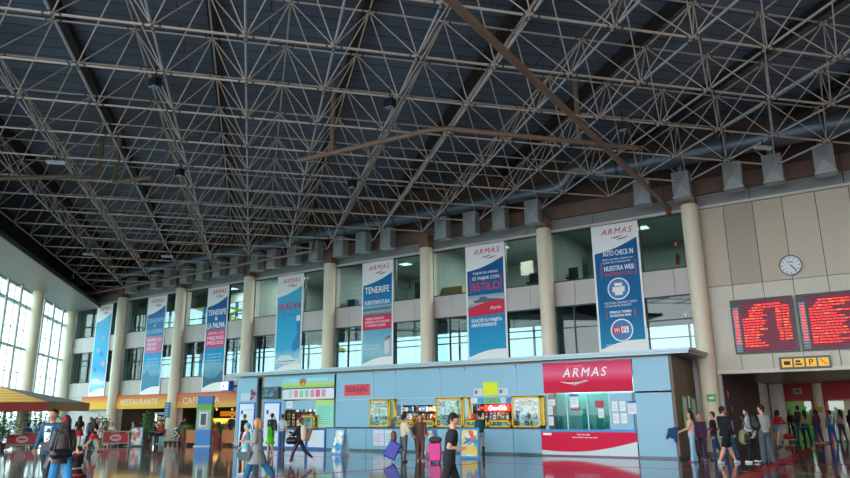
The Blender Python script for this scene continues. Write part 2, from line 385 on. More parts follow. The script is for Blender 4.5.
# ------------------------------------------------------------------ camera, world, sun
cd = bpy.data.cameras.new('camera'); cam = bpy.data.objects.new('camera', cd); COL.objects.link(cam); S.camera = cam
az, pt, rl = R(33.2), .2506, -.0100
fw = Vector((-math.sin(az) * math.cos(pt), math.cos(az) * math.cos(pt), math.sin(pt))); rt = Vector((math.cos(az), math.sin(az), 0)); up = rt.cross(fw)
r2 = rt * math.cos(rl) + up * math.sin(rl); u2 = up * math.cos(rl) - rt * math.sin(rl)
M = Matrix((r2, u2, -fw)).transposed().to_4x4(); M.translation = Vector((0, 0, 1.65)); cam.matrix_world = M
cd.sensor_width = 36; cd.lens = 681.3 / 850 * 36; cd.clip_end = 2000
S.view_settings.view_transform = 'Standard'; S.view_settings.look = 'None'; S.view_settings.gamma = 1; S.view_settings.exposure = EXPO
W = bpy.data.worlds.new('World'); S.world = W; W.use_nodes = True; nt = W.node_tree
bg = nt.nodes['Background']; tc = nt.nodes.new('ShaderNodeTexCoord'); sx = nt.nodes.new('ShaderNodeSeparateXYZ'); nt.links.new(tc.outputs['Generated'], sx.inputs[0])
cr = nt.nodes.new('ShaderNodeValToRGB'); cr.color_ramp.elements[0].color = (.96, .985, 1., 1); cr.color_ramp.elements[1].color = (.72, .86, 1., 1); cr.color_ramp.elements[1].position = .8
nt.links.new(sx.outputs[2], cr.inputs[0]); nt.links.new(cr.outputs[0], bg.inputs[0]); bg.inputs[1].default_value = WORLD
ld = bpy.data.lights.new('sun', 'SUN'); ld.energy = SUN; ld.angle = R(3); ld.color = (1, .93, .82); lo = bpy.data.objects.new('sun', ld); COL.objects.link(lo)
lo.rotation_euler = (R(50), 0, R(60))

# ------------------------------------------------------------------ the hall
AX, BX = Vector((.6782, .7349, 0)), Vector((-.7349, .6782, 0))       # the two directions of the roof grid
SA, SB, OX, OY, HB, HT = 2.194, 2.467, -.584, 13.31, 10.78, 12.73
def ab(a, b, z=0): v = AX * a + BX * b; return Vector((v.x, v.y, z))
def node(i, j, z): return ab(OX + i * SA, OY + j * SB, z)
FY = 29.4
KX = [-5.713 - 6.5975 * k for k in range(8)]
M_col = mat('#ecdfc6', .55, var=.05, scale=1.2); M_pan = mat('#c0bab6', .5, var=.04, scale=.7); M_lgt = mat('#cfc9bd', .6, var=.04)
M_con = mat('#8a6a58', .9, var=.3, scale=2.5, bump=.3); M_dk = mat('#1c1a1a', .8); M_frame = mat('#3a3f40', .5, .3); M_white = mat('#e2e4e4', .5)
G_win = glass_mat('window_glass', '#dbe8e4', .03); G_clear = glass_mat('clear_glass', '#e8f6f4', .1)

def struct(o): o['kind'] = 'structure'; return o

# floor: polished dark stone slabs
m = bpy.data.materials.new('polished_stone'); m.use_nodes = True; nt = m.node_tree; b = nt.nodes['Principled BSDF']
tc = nt.nodes.new('ShaderNodeTexCoord'); bk = nt.nodes.new('ShaderNodeTexBrick'); bk.offset = 0; bk.inputs['Scale'].default_value = 1
bk.inputs['Brick Width'].default_value = .6; bk.inputs['Row Height'].default_value = .6; bk.inputs['Mortar Size'].default_value = .004
bk.inputs['Color1'].default_value = lin('#68646c'); bk.inputs['Color2'].default_value = lin('#706c75'); bk.inputs['Mortar'].default_value = lin('#2c2a2e')
nz = nt.nodes.new('ShaderNodeTexNoise'); nz.inputs['Scale'].default_value = 60; mx = nt.nodes.new('ShaderNodeMixRGB'); mx.blend_type = 'MULTIPLY'; mx.inputs[0].default_value = .5
nt.links.new(tc.outputs['Object'], bk.inputs['Vector']); nt.links.new(tc.outputs['Object'], nz.inputs['Vector']); nt.links.new(bk.outputs['Color'], mx.inputs[1]); nt.links.new(nz.outputs['Color'], mx.inputs[2])
nt.links.new(mx.outputs[0], b.inputs['Base Color']); b.inputs['Roughness'].default_value = .07; b.inputs['IOR'].default_value = 1.62
n2 = nt.nodes.new('ShaderNodeTexNoise'); n2.inputs['Scale'].default_value = 1.3; n2.inputs['Detail'].default_value = 1; bp = nt.nodes.new('ShaderNodeBump'); bp.inputs['Strength'].default_value = .08; bp.inputs['Distance'].default_value = .02
nt.links.new(tc.outputs['Object'], n2.inputs['Vector']); nt.links.new(n2.outputs['Fac'], bp.inputs['Height']); nt.links.new(bp.outputs[0], b.inputs['Normal'])
M_stone = m
fl = MB(); fl.prismz([(-53.1, 29.5), (-24.6, 2.2), (-24.6, -12), (16, -12), (16, 60), (-53.1, 60)][::1], -.15, 0)
floor = struct(fl.build('floor', M_stone))
M_redf = mat('#c8101c', .25, var=.15)
for nm, pts in dict(a=[(-40, 21.62), (9, 21.5), (9, 21.66), (-40, 21.8)], b=[(-16.2, 10.2), (-15.98, 10.1), (-11.45, 21.6), (-11.7, 21.6)],
                    c=[(-3.5, 19.0), (-2.95, 19.0), (-2.5, 44), (-3.0, 44)], d=[(-3.1, 24.5), (9, 30), (9, 30.4), (-3.1, 24.9)], e=[(-15.4, 21.9), (-5.5, 21.4), (-5.5, 22.0), (-12.2, 22.0)]).items():
    if nm == 'e': continue
    o = MB().prismz(pts, -.01, .0025).build('floor_stripe', M_redf, floor)
g = struct(MB().box(-400, 300, -300, 400, -.4, -.17).build('floor_outside', mat('#8d8f90', .9, var=.1, scale=.05)))

# roof deck over the hall
m = bpy.data.materials.new('ribbed_steel_deck'); m.use_nodes = True; nt = m.node_tree; b = nt.nodes['Principled BSDF']
tc = nt.nodes.new('ShaderNodeTexCoord'); mp = nt.nodes.new('ShaderNodeMapping'); mp.inputs['Rotation'].default_value = (0, 0, -R(47.3)); nt.links.new(tc.outputs['Object'], mp.inputs[0])
bk = nt.nodes.new('ShaderNodeTexBrick'); bk.offset = .3; bk.inputs['Scale'].default_value = 1; bk.inputs['Brick Width'].default_value = 9; bk.inputs['Row Height'].default_value = .62; bk.inputs['Mortar Size'].default_value = .03
bk.inputs['Color1'].default_value = lin('#66717a'); bk.inputs['Color2'].default_value = lin('#72808c'); bk.inputs['Mortar'].default_value = lin('#434d56')
nt.links.new(mp.outputs[0], bk.inputs['Vector'])
nz = nt.nodes.new('ShaderNodeTexNoise'); nz.inputs['Scale'].default_value = .12; cr = nt.nodes.new('ShaderNodeValToRGB'); cr.color_ramp.elements[0].color = (.6, .6, .62, 1); cr.color_ramp.elements[0].position = .35; cr.color_ramp.elements[1].color = (1.0, 1.1, 1.2, 1); cr.color_ramp.elements[1].position = .7
nt.links.new(tc.outputs['Object'], nz.inputs[0]); nt.links.new(nz.outputs[0], cr.inputs[0]); mx = nt.nodes.new('ShaderNodeMixRGB'); mx.blend_type = 'MULTIPLY'; mx.inputs[0].default_value = 1
nt.links.new(bk.outputs['Color'], mx.inputs[1]); nt.links.new(cr.outputs[0], mx.inputs[2]); nt.links.new(mx.outputs[0], b.inputs['Base Color']); b.inputs['Roughness'].default_value = .6
deck = struct(MB().prismz([(-53.6, 29.7), (-10.4, -10), (16, -10), (16, 29.7)], 13.35, 13.55).build('ceiling', m))
M_purl = mat('#2a2421', .8)
for i in range(-5, 18, 2):                                         # purlins below the deck
    a = OX + (i + .5) * SA; b1 = min((FY - .735 * a) / .6782, 60) - .3; b0 = max(-6, (a * .6782 - 15.5) / .7349)
    MB().bar(ab(a, b0, 13.2), ab(a, b1, 13.2), .28, .3).build('purlin', M_purl, deck)

# the space frame
sf = thing('roof_space_frame', 'pale steel space frame of tubes spanning under the whole dark roof', 'roof frame', tuple(node(2, 3, 0)))
M_tube = mat('#c4b6a6', .45, .1, var=.1, scale=2); M_joint = mat('#6e5d50', .6, .2); M_tube2 = mat('#bcbcbe', .4, .15, var=.08)
IR, JR = range(-5, 17), range(-4, 18)
bot = {(i, j) for i in IR for j in JR if i + j <= 12 and node(i, j, 0).x < 14}
topn = {(i, j) for (i, j) in bot if i + j + 1 <= 12 or (i + j == 12 and False)}
camv = Vector((0, 0, 1.65))
def chord(line, key, nm, mt, r):
    line = sorted(line); 
    mb = MB(); 
    for p, q in zip(line, line[1:]): mb.tube(key(*p), key(*q), r, n=8)
    # couplings either side of every node
    for p, q in zip(line, line[1:]):
        a, b = key(*p), key(*q); d = (b - a).normalized()
        mb.tube(a + d * .16, a + d * .22, r * 1.2, n=8, m=1); mb.tube(b - d * .22, b - d * .16, r * 1.2, n=8, m=1)
    mb.build(nm, [mt, M_joint], sf, world=True)
kb = lambda i, j: node(i, j, HB); kt = lambda i, j: node(i + .5, j + .5, HT)
for S_, k_, nm, r in ((bot, kb, 'bottom_chord', .035), (topn, kt, 'top_chord', .03)):
    for j in JR:
        L = [(i, jj) for (i, jj) in S_ if jj == j]
        if len(L) > 1: chord(L, k_, nm, M_tube, r)
    for i in IR:
        L = [(ii, j) for (ii, j) in S_ if ii == i]
        if len(L) > 1: chord(L, k_, nm, M_tube2 if nm == 'bottom_chord' else M_tube, r * (.95))
struts = []
for (i, j) in topn:
    for di in (0, 1):
        for dj in (0, 1):
            if (i + di, j + dj) in bot or i + di + j + dj <= 12: struts.append((kt(i, j), kb(i + di, j + dj)))
def infr(p):
    v = M.inverted() @ p; return v.z < 0 and abs(v.x / -v.z) < .66 and abs(v.y / -v.z) < .39
struts.sort(key=lambda s: (not infr((s[0] + s[1]) / 2), ((s[0] + s[1]) / 2 - camv).length))
for a, b in struts[:99]: MB().tube(a, b, .019, n=6).build('strut', M_tube, sf, world=True)
mb = MB()
for a, b in struts[99:]: mb.tube(a, b, .019, n=6, cap=False)
mb.build('strut', M_tube, sf, world=True)['kind'] = 'stuff'
nd = [kb(*p) for p in bot] + [kt(*p) for p in topn]; nd.sort(key=lambda p: (not infr(p), (p - camv).length))
def nodeball(mb, p): mb.sphere(p, .055, 8, 6); return mb
for p in nd[:99]: nodeball(MB(), p).build('node', M_joint, sf, world=True)
mb = MB()
for p in nd[99:]: nodeball(mb, p)
mb.build('node', M_joint, sf, world=True)['kind'] = 'stuff'

# ------------------------------------------------------------------ the long facade
def S3(name, mb, mt, parent=None): o = mb.build(name, mt, parent); return struct(o) if parent is None else o
mb = MB(); mb.box(-29.3, -5.3, FY, FY + .3, 0, 4.08).box(-52.96, -45.2, FY, FY + .3, 0, 2.15).box(-52.96, -29.3, FY, FY + .3, 2.15, 3.05)
x = -52.9
while x < -5.6:
    x1 = min(x + 2.2, -5.5)
    if x1 <= -29 or True:
        mb.box(x + .01, x1 - .01, FY - .03, FY + .3, 3.07, 4.08)
        mb.box(x + .01, x1 - .01, FY - .03, FY + .3, 6.36, 7.46)
    x = x1 + .0
mb.box(-52.9, -5.5, FY + .02, FY + .3, 3.05, 4.08, 1).box(-52.9, -5.5, FY + .02, FY + .3, 6.34, 7.48, 1)
for xx in KX: mb.box(xx - .2, xx + (.2 if xx < -6 else .3), FY - .01, FY + .3, 0, 9.9)
wb = S3('wall_back', mb, [M_pan, M_dk])
mb = MB(); x = -52.9; n = 0
while x < 14:
    mb.box(x + .01, x + 3.28, FY - .04, FY + .3, 9.97, 10.46); x += 3.2988
mb.box(-52.9, 14, FY + .05, FY + .3, 9.86, 10.5, 1)
S3('wall_fascia', mb, [mat('#8b8c8a', .5, var=.05, scale=.8), M_dk]); 
S3('trim_1', MB().box(-52.9, 14, FY - .1, FY + .1, 9.86, 9.97), M_lgt)
mb = MB(); x = -52.9
while x < 14: mb.box(x, x + 6.55, FY - .22, FY + .3, 10.46, 11.1); x += 6.5975
mb.box(-52.9, 14, FY - .1, FY + .3, 10.5, 11.05)
S3('trim_2', mb, mat('#7d6355', .85, var=.3, scale=1.3, bump=.4))
S3('wall_upper', MB().box(-52.9, 14, FY - .02, FY + .3, 11.1, 13.35), mat('#57443a', .9, var=.3, scale=.8))
# windows and the rooms behind them
M_room = mat('#7d8784', .8, var=.05); M_roomd = mat('#39403f', .8); M_slab = mat('#5b6160', .8)
n = 0
for k in range(7):
    xa, xb = KX[k + 1] + .12, KX[k] - .12
    cx = (xa + xb) / 2
    for lev, (z0, z1) in enumerate(((4.08, 6.36), (7.46, 9.86))):
        n += 1; mb = MB(); t_ = .035
        mb.box(xa, xb, FY + .0, FY + .12, z0, z0 + .06).box(xa, xb, FY, FY + .12, z1 - .06, z1)
        for xx in (xa, xa + (.95 if lev == 0 else 0), cx - 1.02, cx + 1.02, xb - .06): mb.box(xx, xx + .05, FY, FY + .12, z0, z1)
        if lev == 0: mb.box(xa, xb, FY + .03, FY + .08, 5.32, 5.37)
        w_ = S3('window_%d' % n, mb, M_frame)
        MB().box(xa, xb, FY + .05, FY + .062, z0, z1).build('pane', G_win, w_)
    # partition walls between the rooms
FB = 36.6
S3('floor_upper', MB().box(-53, -5.4, FY + .3, FB, 6.5, 7.3), M_slab)
S3('floor_middle', MB().box(-53, -5.4, FY + .3, FB, 3.1, 4.05), M_slab)
S3('ceiling_offices', MB().box(-53, -5.4, FY + .3, FB, 10.3, 10.5), mat('#8c9490', .8))
mb = MB()
for k in range(8):
    if k in (0, 1, 7): mb.box(KX[k] - .06, KX[k] + .06, FY + .32, FB, 4.05, 6.5)
    if k in (0, 1, 2, 3, 4, 7): mb.box(KX[k] - .06, KX[k] + .06, FY + .32, FB, 7.3, 10.3)
S3('wall_partition', mb, mat('#8a9391', .8))
mb = MB(); cf = MB(); rg = MB()                                     # rear wall with its windows
for k in range(7):
    xa, xb = KX[k + 1], KX[k]
    topz = 5.95 if k < 4 else 6.4
    Y2 = FB if k == 0 else 32.1; topz = 5.95 if k == 0 else 6.42
    mb.box(xa, xb, Y2, Y2 + .2, 3.1, 4.3).box(xa, xb, Y2, Y2 + .2, topz, 6.6).box(xa, xb, FB, FB + .2, 6.5, 7.3)
    if k < 4: mb.box(xa, xb, FB, FB + .2, 7.3, 10.5)
    else: mb.box(xa, xb, 33, 33.2, 7.3, 7.8).box(xa, xb, 33, 33.2, 9.5, 10.3); cf.box(xa, xb, 33, 33.1, 8.6, 8.66)
    for q in range(3): cf.box(xa + q * 2.2, xa + q * 2.2 + .1, Y2, Y2 + .1, 4.3, topz)
    cf.box(xa, xb, Y2, Y2 + .1, 5.3, 5.36); rg.box(xa, xb, Y2 + .04, Y2 + .052, 4.3, topz)
    if k > 3: rg.box(xa, xb, 33.04, 33.052, 7.8, 9.5)
    if k > 3:
        for q in range(3): cf.box(xa + q * 2.2, xa + q * 2.2 + .14, 33, 33.12, 7.8, 9.5)
S3('wall_rear', mb, mat('#8d9794', .8)); S3('trim_3', cf, M_frame); S3('window_30', rg, glass_mat('rear_glass', '#b2c3ca', .0))

# taupe panel wall on the right of the facade and the way out under it
mb = MB(); sx_ = [-5.42, -4.48, -3.37, -2.31, -1.15, -.02]
while sx_[-1] < 13: sx_.append(sx_[-1] + 1.12)
tp = [0, 1, 0, 2, 2, 0, 1, 2]
for q in range(len(sx_) - 1):
    mb.box(sx_[q] + .012, sx_[q + 1] - .012, FY - .03, FY + .2, 6.54, 9.84, tp[q % 8]).box(sx_[q] + .012, sx_[q + 1] - .012, FY - .03, FY + .2, 3.2, 6.52, 3)
mb.box(-5.45, 14, FY + .03, FY + .3, 3.05, 9.86, 4)
S3('wall_right', mb, [mat('#c6b8a2', .5, var=.04), mat('#b2a594', .5, var=.04), mat('#cbbfab', .5, var=.04), mat('#d2cbbb', .5, var=.04), mat('#3a332c', .8)])
S3('trim_4', MB().box(-5.42, 14, FY - .12, FY + .3, 3.04, 3.19), mat('#ded7c6', .5))
m_sof = stripe_mat('red_brown_slats', '#5a4442', '#6b5350', 'Y', .3, .08, .3)
S3('ceiling_exit', MB().box(-5.6, 8, FY + .3, 44.5, 3.06, 3.16), m_sof)
S3('wall_exit_left', MB().box(-5.9, -5.5, 29.7, 40.4, 0, 3.1), mat('#4a3833', .6, var=.08, scale=.6))
S3('wall_exit_pale', MB().box(-5.9, -5.5, 40.4, 44.6, 0, 3.1), mat('#f2eee2', .6))
mb = MB(); YR = 44.5; d1, d2 = (-4.98, -3.4), (-2.76, -.6)
mb.box(-5.6, d1[0], YR, YR + .2, 0, 3.1).box(d1[1], d2[0], YR, YR + .2, 0, 3.1).box(d2[1], 8, YR, YR + .2, 0, 3.1).box(d1[0], d1[1], YR, YR + .2, 2.12, 3.1).box(d2[0], d2[1], YR, YR + .2, 2.12, 3.1)
S3('wall_exit_end', mb, mat('#cc141e', .5, var=.06))
for i, (a, b) in enumerate((d1, d2)):
    f = MB(); f.box(a, a + .1, YR - .05, YR + .1, 0, 2.2).box(b - .1, b, YR - .05, YR + .1, 0, 2.2).box(a, b, YR - .05, YR + .1, 2.1, 2.2)
    f = S3('door_%d' % (i + 1), f, mat('#b8151f', .3)); MB().box(a + .1, (a + b) / 2 - .25, YR + .03, YR + .045, 0, 2.1).build('glass_leaf', G_clear, f); MB().box((a + b) / 2 + .35, b - .1, YR + .03, YR + .045, 0, 2.1).build('glass_leaf', G_clear, f)
g = struct(MB().box(-9, 6, 46.5, 75, -.16, -.0).build('floor_beyond', M_stone)) if False else None

S3('wall_beyond_green', MB().box(-7, -2.95, 49.5, 49.7, 0, 3.1), mat('#5f9a44', .6, var=.45, scale=.8)); S3('wall_beyond_pale', MB().box(-2.95, 8, 49.5, 49.7, 0, 3.1), mat('#a8a890', .6, var=.25, scale=.8)); S3('wall_beyond_left', MB().box(-7.2, -7, 44.6, 49.6, 0, 3.1), mat('#8fb868', .6)); S3('ceiling_beyond', MB().box(-7.2, 8, 44.6, 49.7, 3.1, 3.2), mat('#9a9a90', .6))
# round columns
for k in range(8):
    wh = ['at the right end of the windows, beside the taupe panel wall', 'between the two right-most banners', 'second to the left of the ticket kiosk sign, rising behind the sweet counter', 'between the banners with the words in white and the ship', 'rising behind the left end of the blue kiosk', 'in front of the cafeteria sign', 'in front of the restaurant sign', 'in the far corner where glass wall meets the facade'][k]
    wh = ['beside the taupe panel wall at the right end of the windows', 'between the check-in banner and the ship card banner', 'just left of the banner with the card and red outlined slogan', 'between the beach couple banner and the pale cruise ship banner', 'behind the left end of the blue kiosk', 'splitting the cafeteria sign from the restaurant sign', 'at the left end of the restaurant sign lettering', 'in the far corner where glass wall meets facade'][k]
    c = thing('column', 'round cream column ' + wh, 'column', (KX[k], 29, 0))
    mb = MB(); h = 10.0 if k < 7 else 9.6
    mb.tube((0, 0, 0), (0, 0, h), .335, n=28); mb.build('shaft', M_col, c)
    MB().tube((0, 0, 0), (0, 0, .12), .36, n=28).build('base_ring', mat('#8a8378', .5), c)
    if k < 7:
        mb = MB(); mb.box(-.3, .3, -.28, .12, 10.0, 10.5).box(-.2, .2, -.2, .1, 10.5, 10.72); mb.build('capital', M_con, c)
# glass wall on the left, along the roof grid
GA = -14.3; bcorn = (FY - .7349 * GA) / .6782; b0 = 20.
gw = MB(); M_gw = mat('#c9d6cf', .4, .2); M_gd = mat('#93a19c', .4, .3)
def gq(b): return ab(GA, b)
for z_, h_, d_ in ((.08, .16, .1), (1.45, .04, .06), (2.9, .06, .08), (4.37, .05, .06), (5.87, .07, .4), (7.0, .04, .06), (8.5, .07, .4), (9.57, .06, .08)):
    gw.bar(ab(GA, b0, z_), ab(GA, bcorn, z_), d_, h_)
q = b0
while q < bcorn:
    gw.bar(ab(GA, q, 0), ab(GA, q, 9.6), .05, .05, up=(AX.x, AX.y, 0)); q += 1.2335
w_ = struct(gw.build('window_20', M_gd)); MB().bar(ab(GA - .04, b0, 4.8), ab(GA - .04, bcorn, 4.8), .012, 9.6).build('pane', G_clear, w_)
q = 48.6 - 2.467 * 11; n_ = 0
while q < bcorn - .4:
    kk = round((q - 48.6) / 2.467)
    if kk % 4 == 0 and kk != 4 and q > 20:
        c = thing('column', 'round cream column standing inside the glass wall, above the striped canopy' if kk == 0 else 'round cream column inside the glass wall outside the picture on the left', 'column', tuple(ab(-13.75, q, 0)))
        MB().tube((0, 0, 0), (0, 0, 9.6), .34, n=28).build('shaft', M_col, c); MB().tube((0, 0, 0), (0, 0, .12), .36, n=28).build('base_ring', mat('#8a8378', .5), c)
    elif q > 22 and kk != 4:
        n_ += 1
        MB().tube(ab(GA + .28, q, 0), ab(GA + .28, q, 9.58), .085, n=12).build('round_post', M_gw, w_)
        for z_ in (2.9, 5.87, 8.5): MB().bar(ab(GA, q, z_), ab(GA + .28, q, z_), .06, .06).build('bracket', M_gw, w_)
    q += 2.467
# soffit over the glass wall
m = stripe_mat('soffit_boards', '#8c857f', '#9a938c', 'X', .8, .04, .45)
sp = MB(); a0 = ab(-11.4, 10); a1 = ab(-11.4, (FY + .7349 * 11.4) / .6782); c0 = ab(GA - .3, 10); c1 = ab(GA - .3, (FY + .7349 * (GA * -1 + .3)) / .6782)
sp.prismz([(a0.x, a0.y), (a1.x, a1.y), (c1.x, c1.y), (c0.x, c0.y)], 9.6, 9.7); S3('ceiling_soffit', sp, m)
S3('trim_5', MB().bar(ab(-11.42, 10, 9.75), ab(-11.42, (FY + .7349 * 11.42) / .6782, 9.75), .1, .24), mat('#3d4742', .5))
S3('wall_left', MB().bar(ab(GA - .1, 10, 11.5), ab(GA - .1, bcorn + .1, 11.5), .2, 3.8), mat('#2c2723', .9))
# right hand and near ends of the hall, outside the picture
S3('wall_side', MB().box(14, 14.3, -2, 29.7, 0, 13.4).box(14, 14.3, 29.7, 60, 0, 3.2), mat('#a89e8e', .7))
# ------------------------------------------------------------------ banners
def fth(name, label, cat, x, z, y=FY - .1, group=None): return thing(name, label, cat, (x, y, z), 0, group)
def wave(x0, x1, zL, zR, n=12, amp=.12): return [(x0 + (x1 - x0) * i / n, zL + (zR - zL) * i / n + amp * math.sin(PI * i / n)) for i in range(n + 1)]
RED = mat('#dc0a28', .6, spec=.2); WHT = mat('#ffffff', .7); BLU = mat('#0b4f8f', .5); PNK = mat('#e0245a', .5)
def ring(mb, x, z, r0, r1, y0, y1, n=28):
    for k in range(n):
        a, b = 2 * PI * k / n, 2 * PI * (k + 1) / n
        mb.prism([(x + r0 * math.cos(a), z + r0 * math.sin(a)), (x + r1 * math.cos(a), z + r1 * math.sin(a)), (x + r1 * math.cos(b), z + r1 * math.sin(b)), (x + r0 * math.cos(b), z + r0 * math.sin(b))], y0, y1)
    return mb
def disc(mb, x, z, r, y0, y1, m=0, n=24): return mb.prism([(x + r * math.cos(2 * PI * k / n), z + r * math.sin(2 * PI * k / n)) for k in range(n)], y0, y1, m)
def banner(label, x0, x1, zb, field, head=.62):
    t = fth('hanging_banner', label, 'banner', (x0 + x1) / 2, zb)
    y = FY - .1; zt = 9.8; w = x1 - x0
    MB().box(x0, x1, y, y + .03, zb, zt).build('cloth', WHT, t, True)
    m = .09
    top = wave(x0 + m, x1 - m, zt - 1.28, zt - .72, 12, -.1); botl = wave(x0 + m, x1 - m, zb + .22, zb + .55, 12, .12)
    MB().prism(top + botl[::-1], y - .012, y + .0).build('printed_field', field, t, True)
    text('ARMAS', x0 + .22 * w, x1 - .12 * w, zt - .46, zt - .2, y - .004, RED, t, 'company_name', shear=.25, bold=.012, space=1.3)
    s = MB(); 
    for q, (za, ml) in enumerate(((zt - .6, .0), (zt - .68, .12))):
        a = wave(x0 + (.4 + ml) * w, x0 + (.68 + ml) * w, za - .04, za + .06, 10, -.05); b = wave(x0 + (.4 + ml) * w, x0 + (.68 + ml) * w, za - .045, za + .055, 10, -.02); s.prism(a + b[::-1], y - .008, y)
    s.build('emblem', mat('#8d3340', .5), t, True)
    for zz in (zb, zt): MB().tube((x0, y + .015, zz), (x1, y + .015, zz), .022).build('rod', M_white, t, True)
    return t, y - .013, w
T_ = text
def img(t, name, x0, x1, z0, z1, y, mt): return MB().box(x0, x1, y - .006, y, z0, z1).build(name, mt, t, True)
deep = grad_mat('deep_blue_print', [(0, '#2f7fb8'), (.25, '#0e5a9a'), (.6, '#0a3f7c'), (1, '#0c3f78')], 'Z', 0, 5.8)
# right-most: self check-in
t, y, w = banner('tall dark blue banner about checking in, with printer and wifi circles', -10.12, -8.0, 4.05, grad_mat('checkin_blue', [(0, '#2a9cca'), (.4, '#0c6ca4'), (1, '#0c649c')], 'Z', 0, 5.8)); xa, xb = -10.12, -8.0; X = lambda f: xa + (xb - xa) * f
T_('AUTO CHECK IN', X(.22), X(.86), 8.36, 8.6, y, WHT, t, bold=.03)
T_('Ahora puedes obtener tu\ntarjeta de embarque en', X(.2), X(.84), 8.0, 8.26, y, WHT, t)
T_('NUESTRA WEB', X(.23), X(.85), 7.68, 7.9, y, WHT, t, bold=.03); T_('SIN ESPERAR COLA', X(.24), X(.82), 7.46, 7.6, y, mat('#e8284a'), t, bold=.02)
MB().box(X(.16), X(.175), y - .006, y, 7.42, 8.1).box(X(.88), X(.895), y - .006, y, 7.42, 8.1).build('bracket_mark', mat('#e8284a'), t, True)
for z_ in (6.86, 5.05): ring(MB(), X(.5), z_, .44, .49, y - .008, y).build('circle', WHT, t, True)
for z_ in (6.86, 5.05): disc(MB(), X(.5), z_, .44, y - .005, y).build('disc', mat('#3c86c0', .5), t, True)
MB().box(X(.5) - .27, X(.5) + .27, y - .012, y, 6.72, 6.95).box(X(.5) - .17, X(.5) + .17, y - .012, y, 6.98, 7.12).box(X(.5) - .17, X(.5) + .17, y - .016, y, 6.58, 6.8).build('printer_icon', WHT, t, True)
T_('FACTURA ONLINE Y EVITA\nCOLAS EN EL PUERTO', X(.18), X(.86), 6.08, 6.3, y, WHT, t)
T_('EMBARCA TAMBIEN\nEN NUESTRA NAVE', X(.28), X(.72), 5.64, 5.9, y, WHT, t, bold=.02); MB().box(X(.2), X(.215), y - .006, y, 5.58, 5.95).box(X(.79), X(.805), y - .006, y, 5.58, 5.95).build('bracket_mark', mat('#e8284a'), t, True)
MB().box(X(.5) - .4, X(.5) - .02, y - .012, y, 4.93, 5.2).build('badge', mat('#e8284a'), t, True); MB().box(X(.5) - .02, X(.5) + .3, y - .012, y, 4.93, 5.2).build('badge', WHT, t, True)
T_('Wi', X(.5) - .34, X(.5) - .1, 4.97, 5.15, y - .012, WHT, t, bold=.03); T_('Fi', X(.5) + .03, X(.5) + .22, 4.97, 5.15, y - .012, mat('#e8284a'), t, bold=.03)
T_('CONECTATE GRATIS A NUESTRA RED', X(.14), X(.8), 4.4 - .01, 4.47, y, WHT, t)
# card banner
t, y, w = banner('tall blue banner with red outlined slogan and a grey ship picture', -16.74, -14.54, 4.05, grad_mat('card_blue', [(0, '#30b0dc'), (.45, '#1c8cc0'), (.55, '#0e6aa0'), (1, '#0c5c96')], 'Z', 0, 5.8)); xa, xb = -16.74, -14.54
T_('VIAJAR EN ARMAS', X(.18), X(.82), 8.28, 8.44, y, WHT, t, bold=.02); T_('ES VIAJAR CON', X(.18), X(.85), 7.98, 8.2, y, WHT, t, bold=.02); T_('ESTILO', X(.18), X(.85), 7.5, 7.88, y, mat('#e8284a'), t, bold=.04)
MB().box(X(.12), X(.135), y - .006, y, 7.4, 8.2).box(X(.89), X(.905), y - .006, y, 7.4, 8.2).build('bracket_mark', mat('#e8284a'), t, True)
img(t, 'ship_picture', X(.045), X(.955), 6.68, 7.28, y, grad_mat('ship_photo', [(0, '#7a8791'), (.5, '#c4cbd0'), (1, '#8fa6b8')], 'Z', 2.6, 3.3))
MB().prism([(X(.2), 6.9), (X(.85), 6.9), (X(.9), 7.0), (X(.55), 7.08), (X(.5), 7.18), (X(.35), 7.18), (X(.33), 7.06), (X(.2), 7.02)], y - .012, y).build('ship_silhouette', mat('#5d6870'), t, True)
MB().prism(wave(X(.045), X(.955), 6.62, 6.98, 12, .1) + [(X(.955), 6.3), (X(.045), 6.22)], y - .016, y).build('red_swoosh', mat('#d81f48'), t, True); T_('Style', X(.6), X(.88), 6.48, 6.68, y - .016, WHT, t, shear=.3)
T_('SOLICITE SU TARJETA\nGRATUITAMENTE', X(.12), X(.88), 5.72, 6.1, y, WHT, t, bold=.02)
# beach couple
t, y, w = banner('tall banner with a couple in white on a pale turquoise beach', -23.38, -21.25, 4.03, grad_mat('beach_blue', [(0, '#2f9ac4'), (.2, '#9fd0dc'), (.5, '#3aa0cc'), (.7, '#1a80bc'), (1, '#0f66a4')], 'Z', 0, 5.8)); xa, xb = -23.38, -21.25
T_('TENERIFE', X(.1), X(.88), 8.05, 8.4, y, WHT, t, bold=.04); disc(MB(), X(.5), 7.84, .09, y - .008, y).build('heart_mark', mat('#e8284a'), t, True); T_('FUERTEVENTURA', X(.1), X(.9), 7.42, 7.64, y, WHT, t, bold=.03)
img(t, 'ocean_picture', X(.045), X(.955), 6.85, 7.35, y, grad_mat('surf_photo', [(0, '#25506e'), (.4, '#9db9c6'), (.6, '#3d6a86'), (1, '#bcd2da')], 'Z', 2.8, 3.4))
img(t, 'price_block', X(.045), X(.955), 6.05, 6.85, y - .004, mat('#d8244e')); T_('VIAJES DIARIOS\nDESDE LAS PALMAS\nY MORRO JABLE', X(.12), X(.9), 6.18, 6.72, y - .01, mat('#f4ccd4'), t, bold=.02)
T_('Cinco islas\nun destino', X(.1), X(.6), 5.0, 5.3, y, mat('#c8e4ee'), t)
c = MB(); c.caps((X(.8), y, 4.75), (X(.8), y, 5.3), .1, .12).caps((X(.88), y, 4.75), (X(.87), y, 5.4), .1, .11).build('white_clothes', mat('#e4e8ea'), t, True); MB().sphere((X(.8), y, 5.52), .09).sphere((X(.87), y, 5.62), .09).build('faces', mat('#b58a70'), t, True)
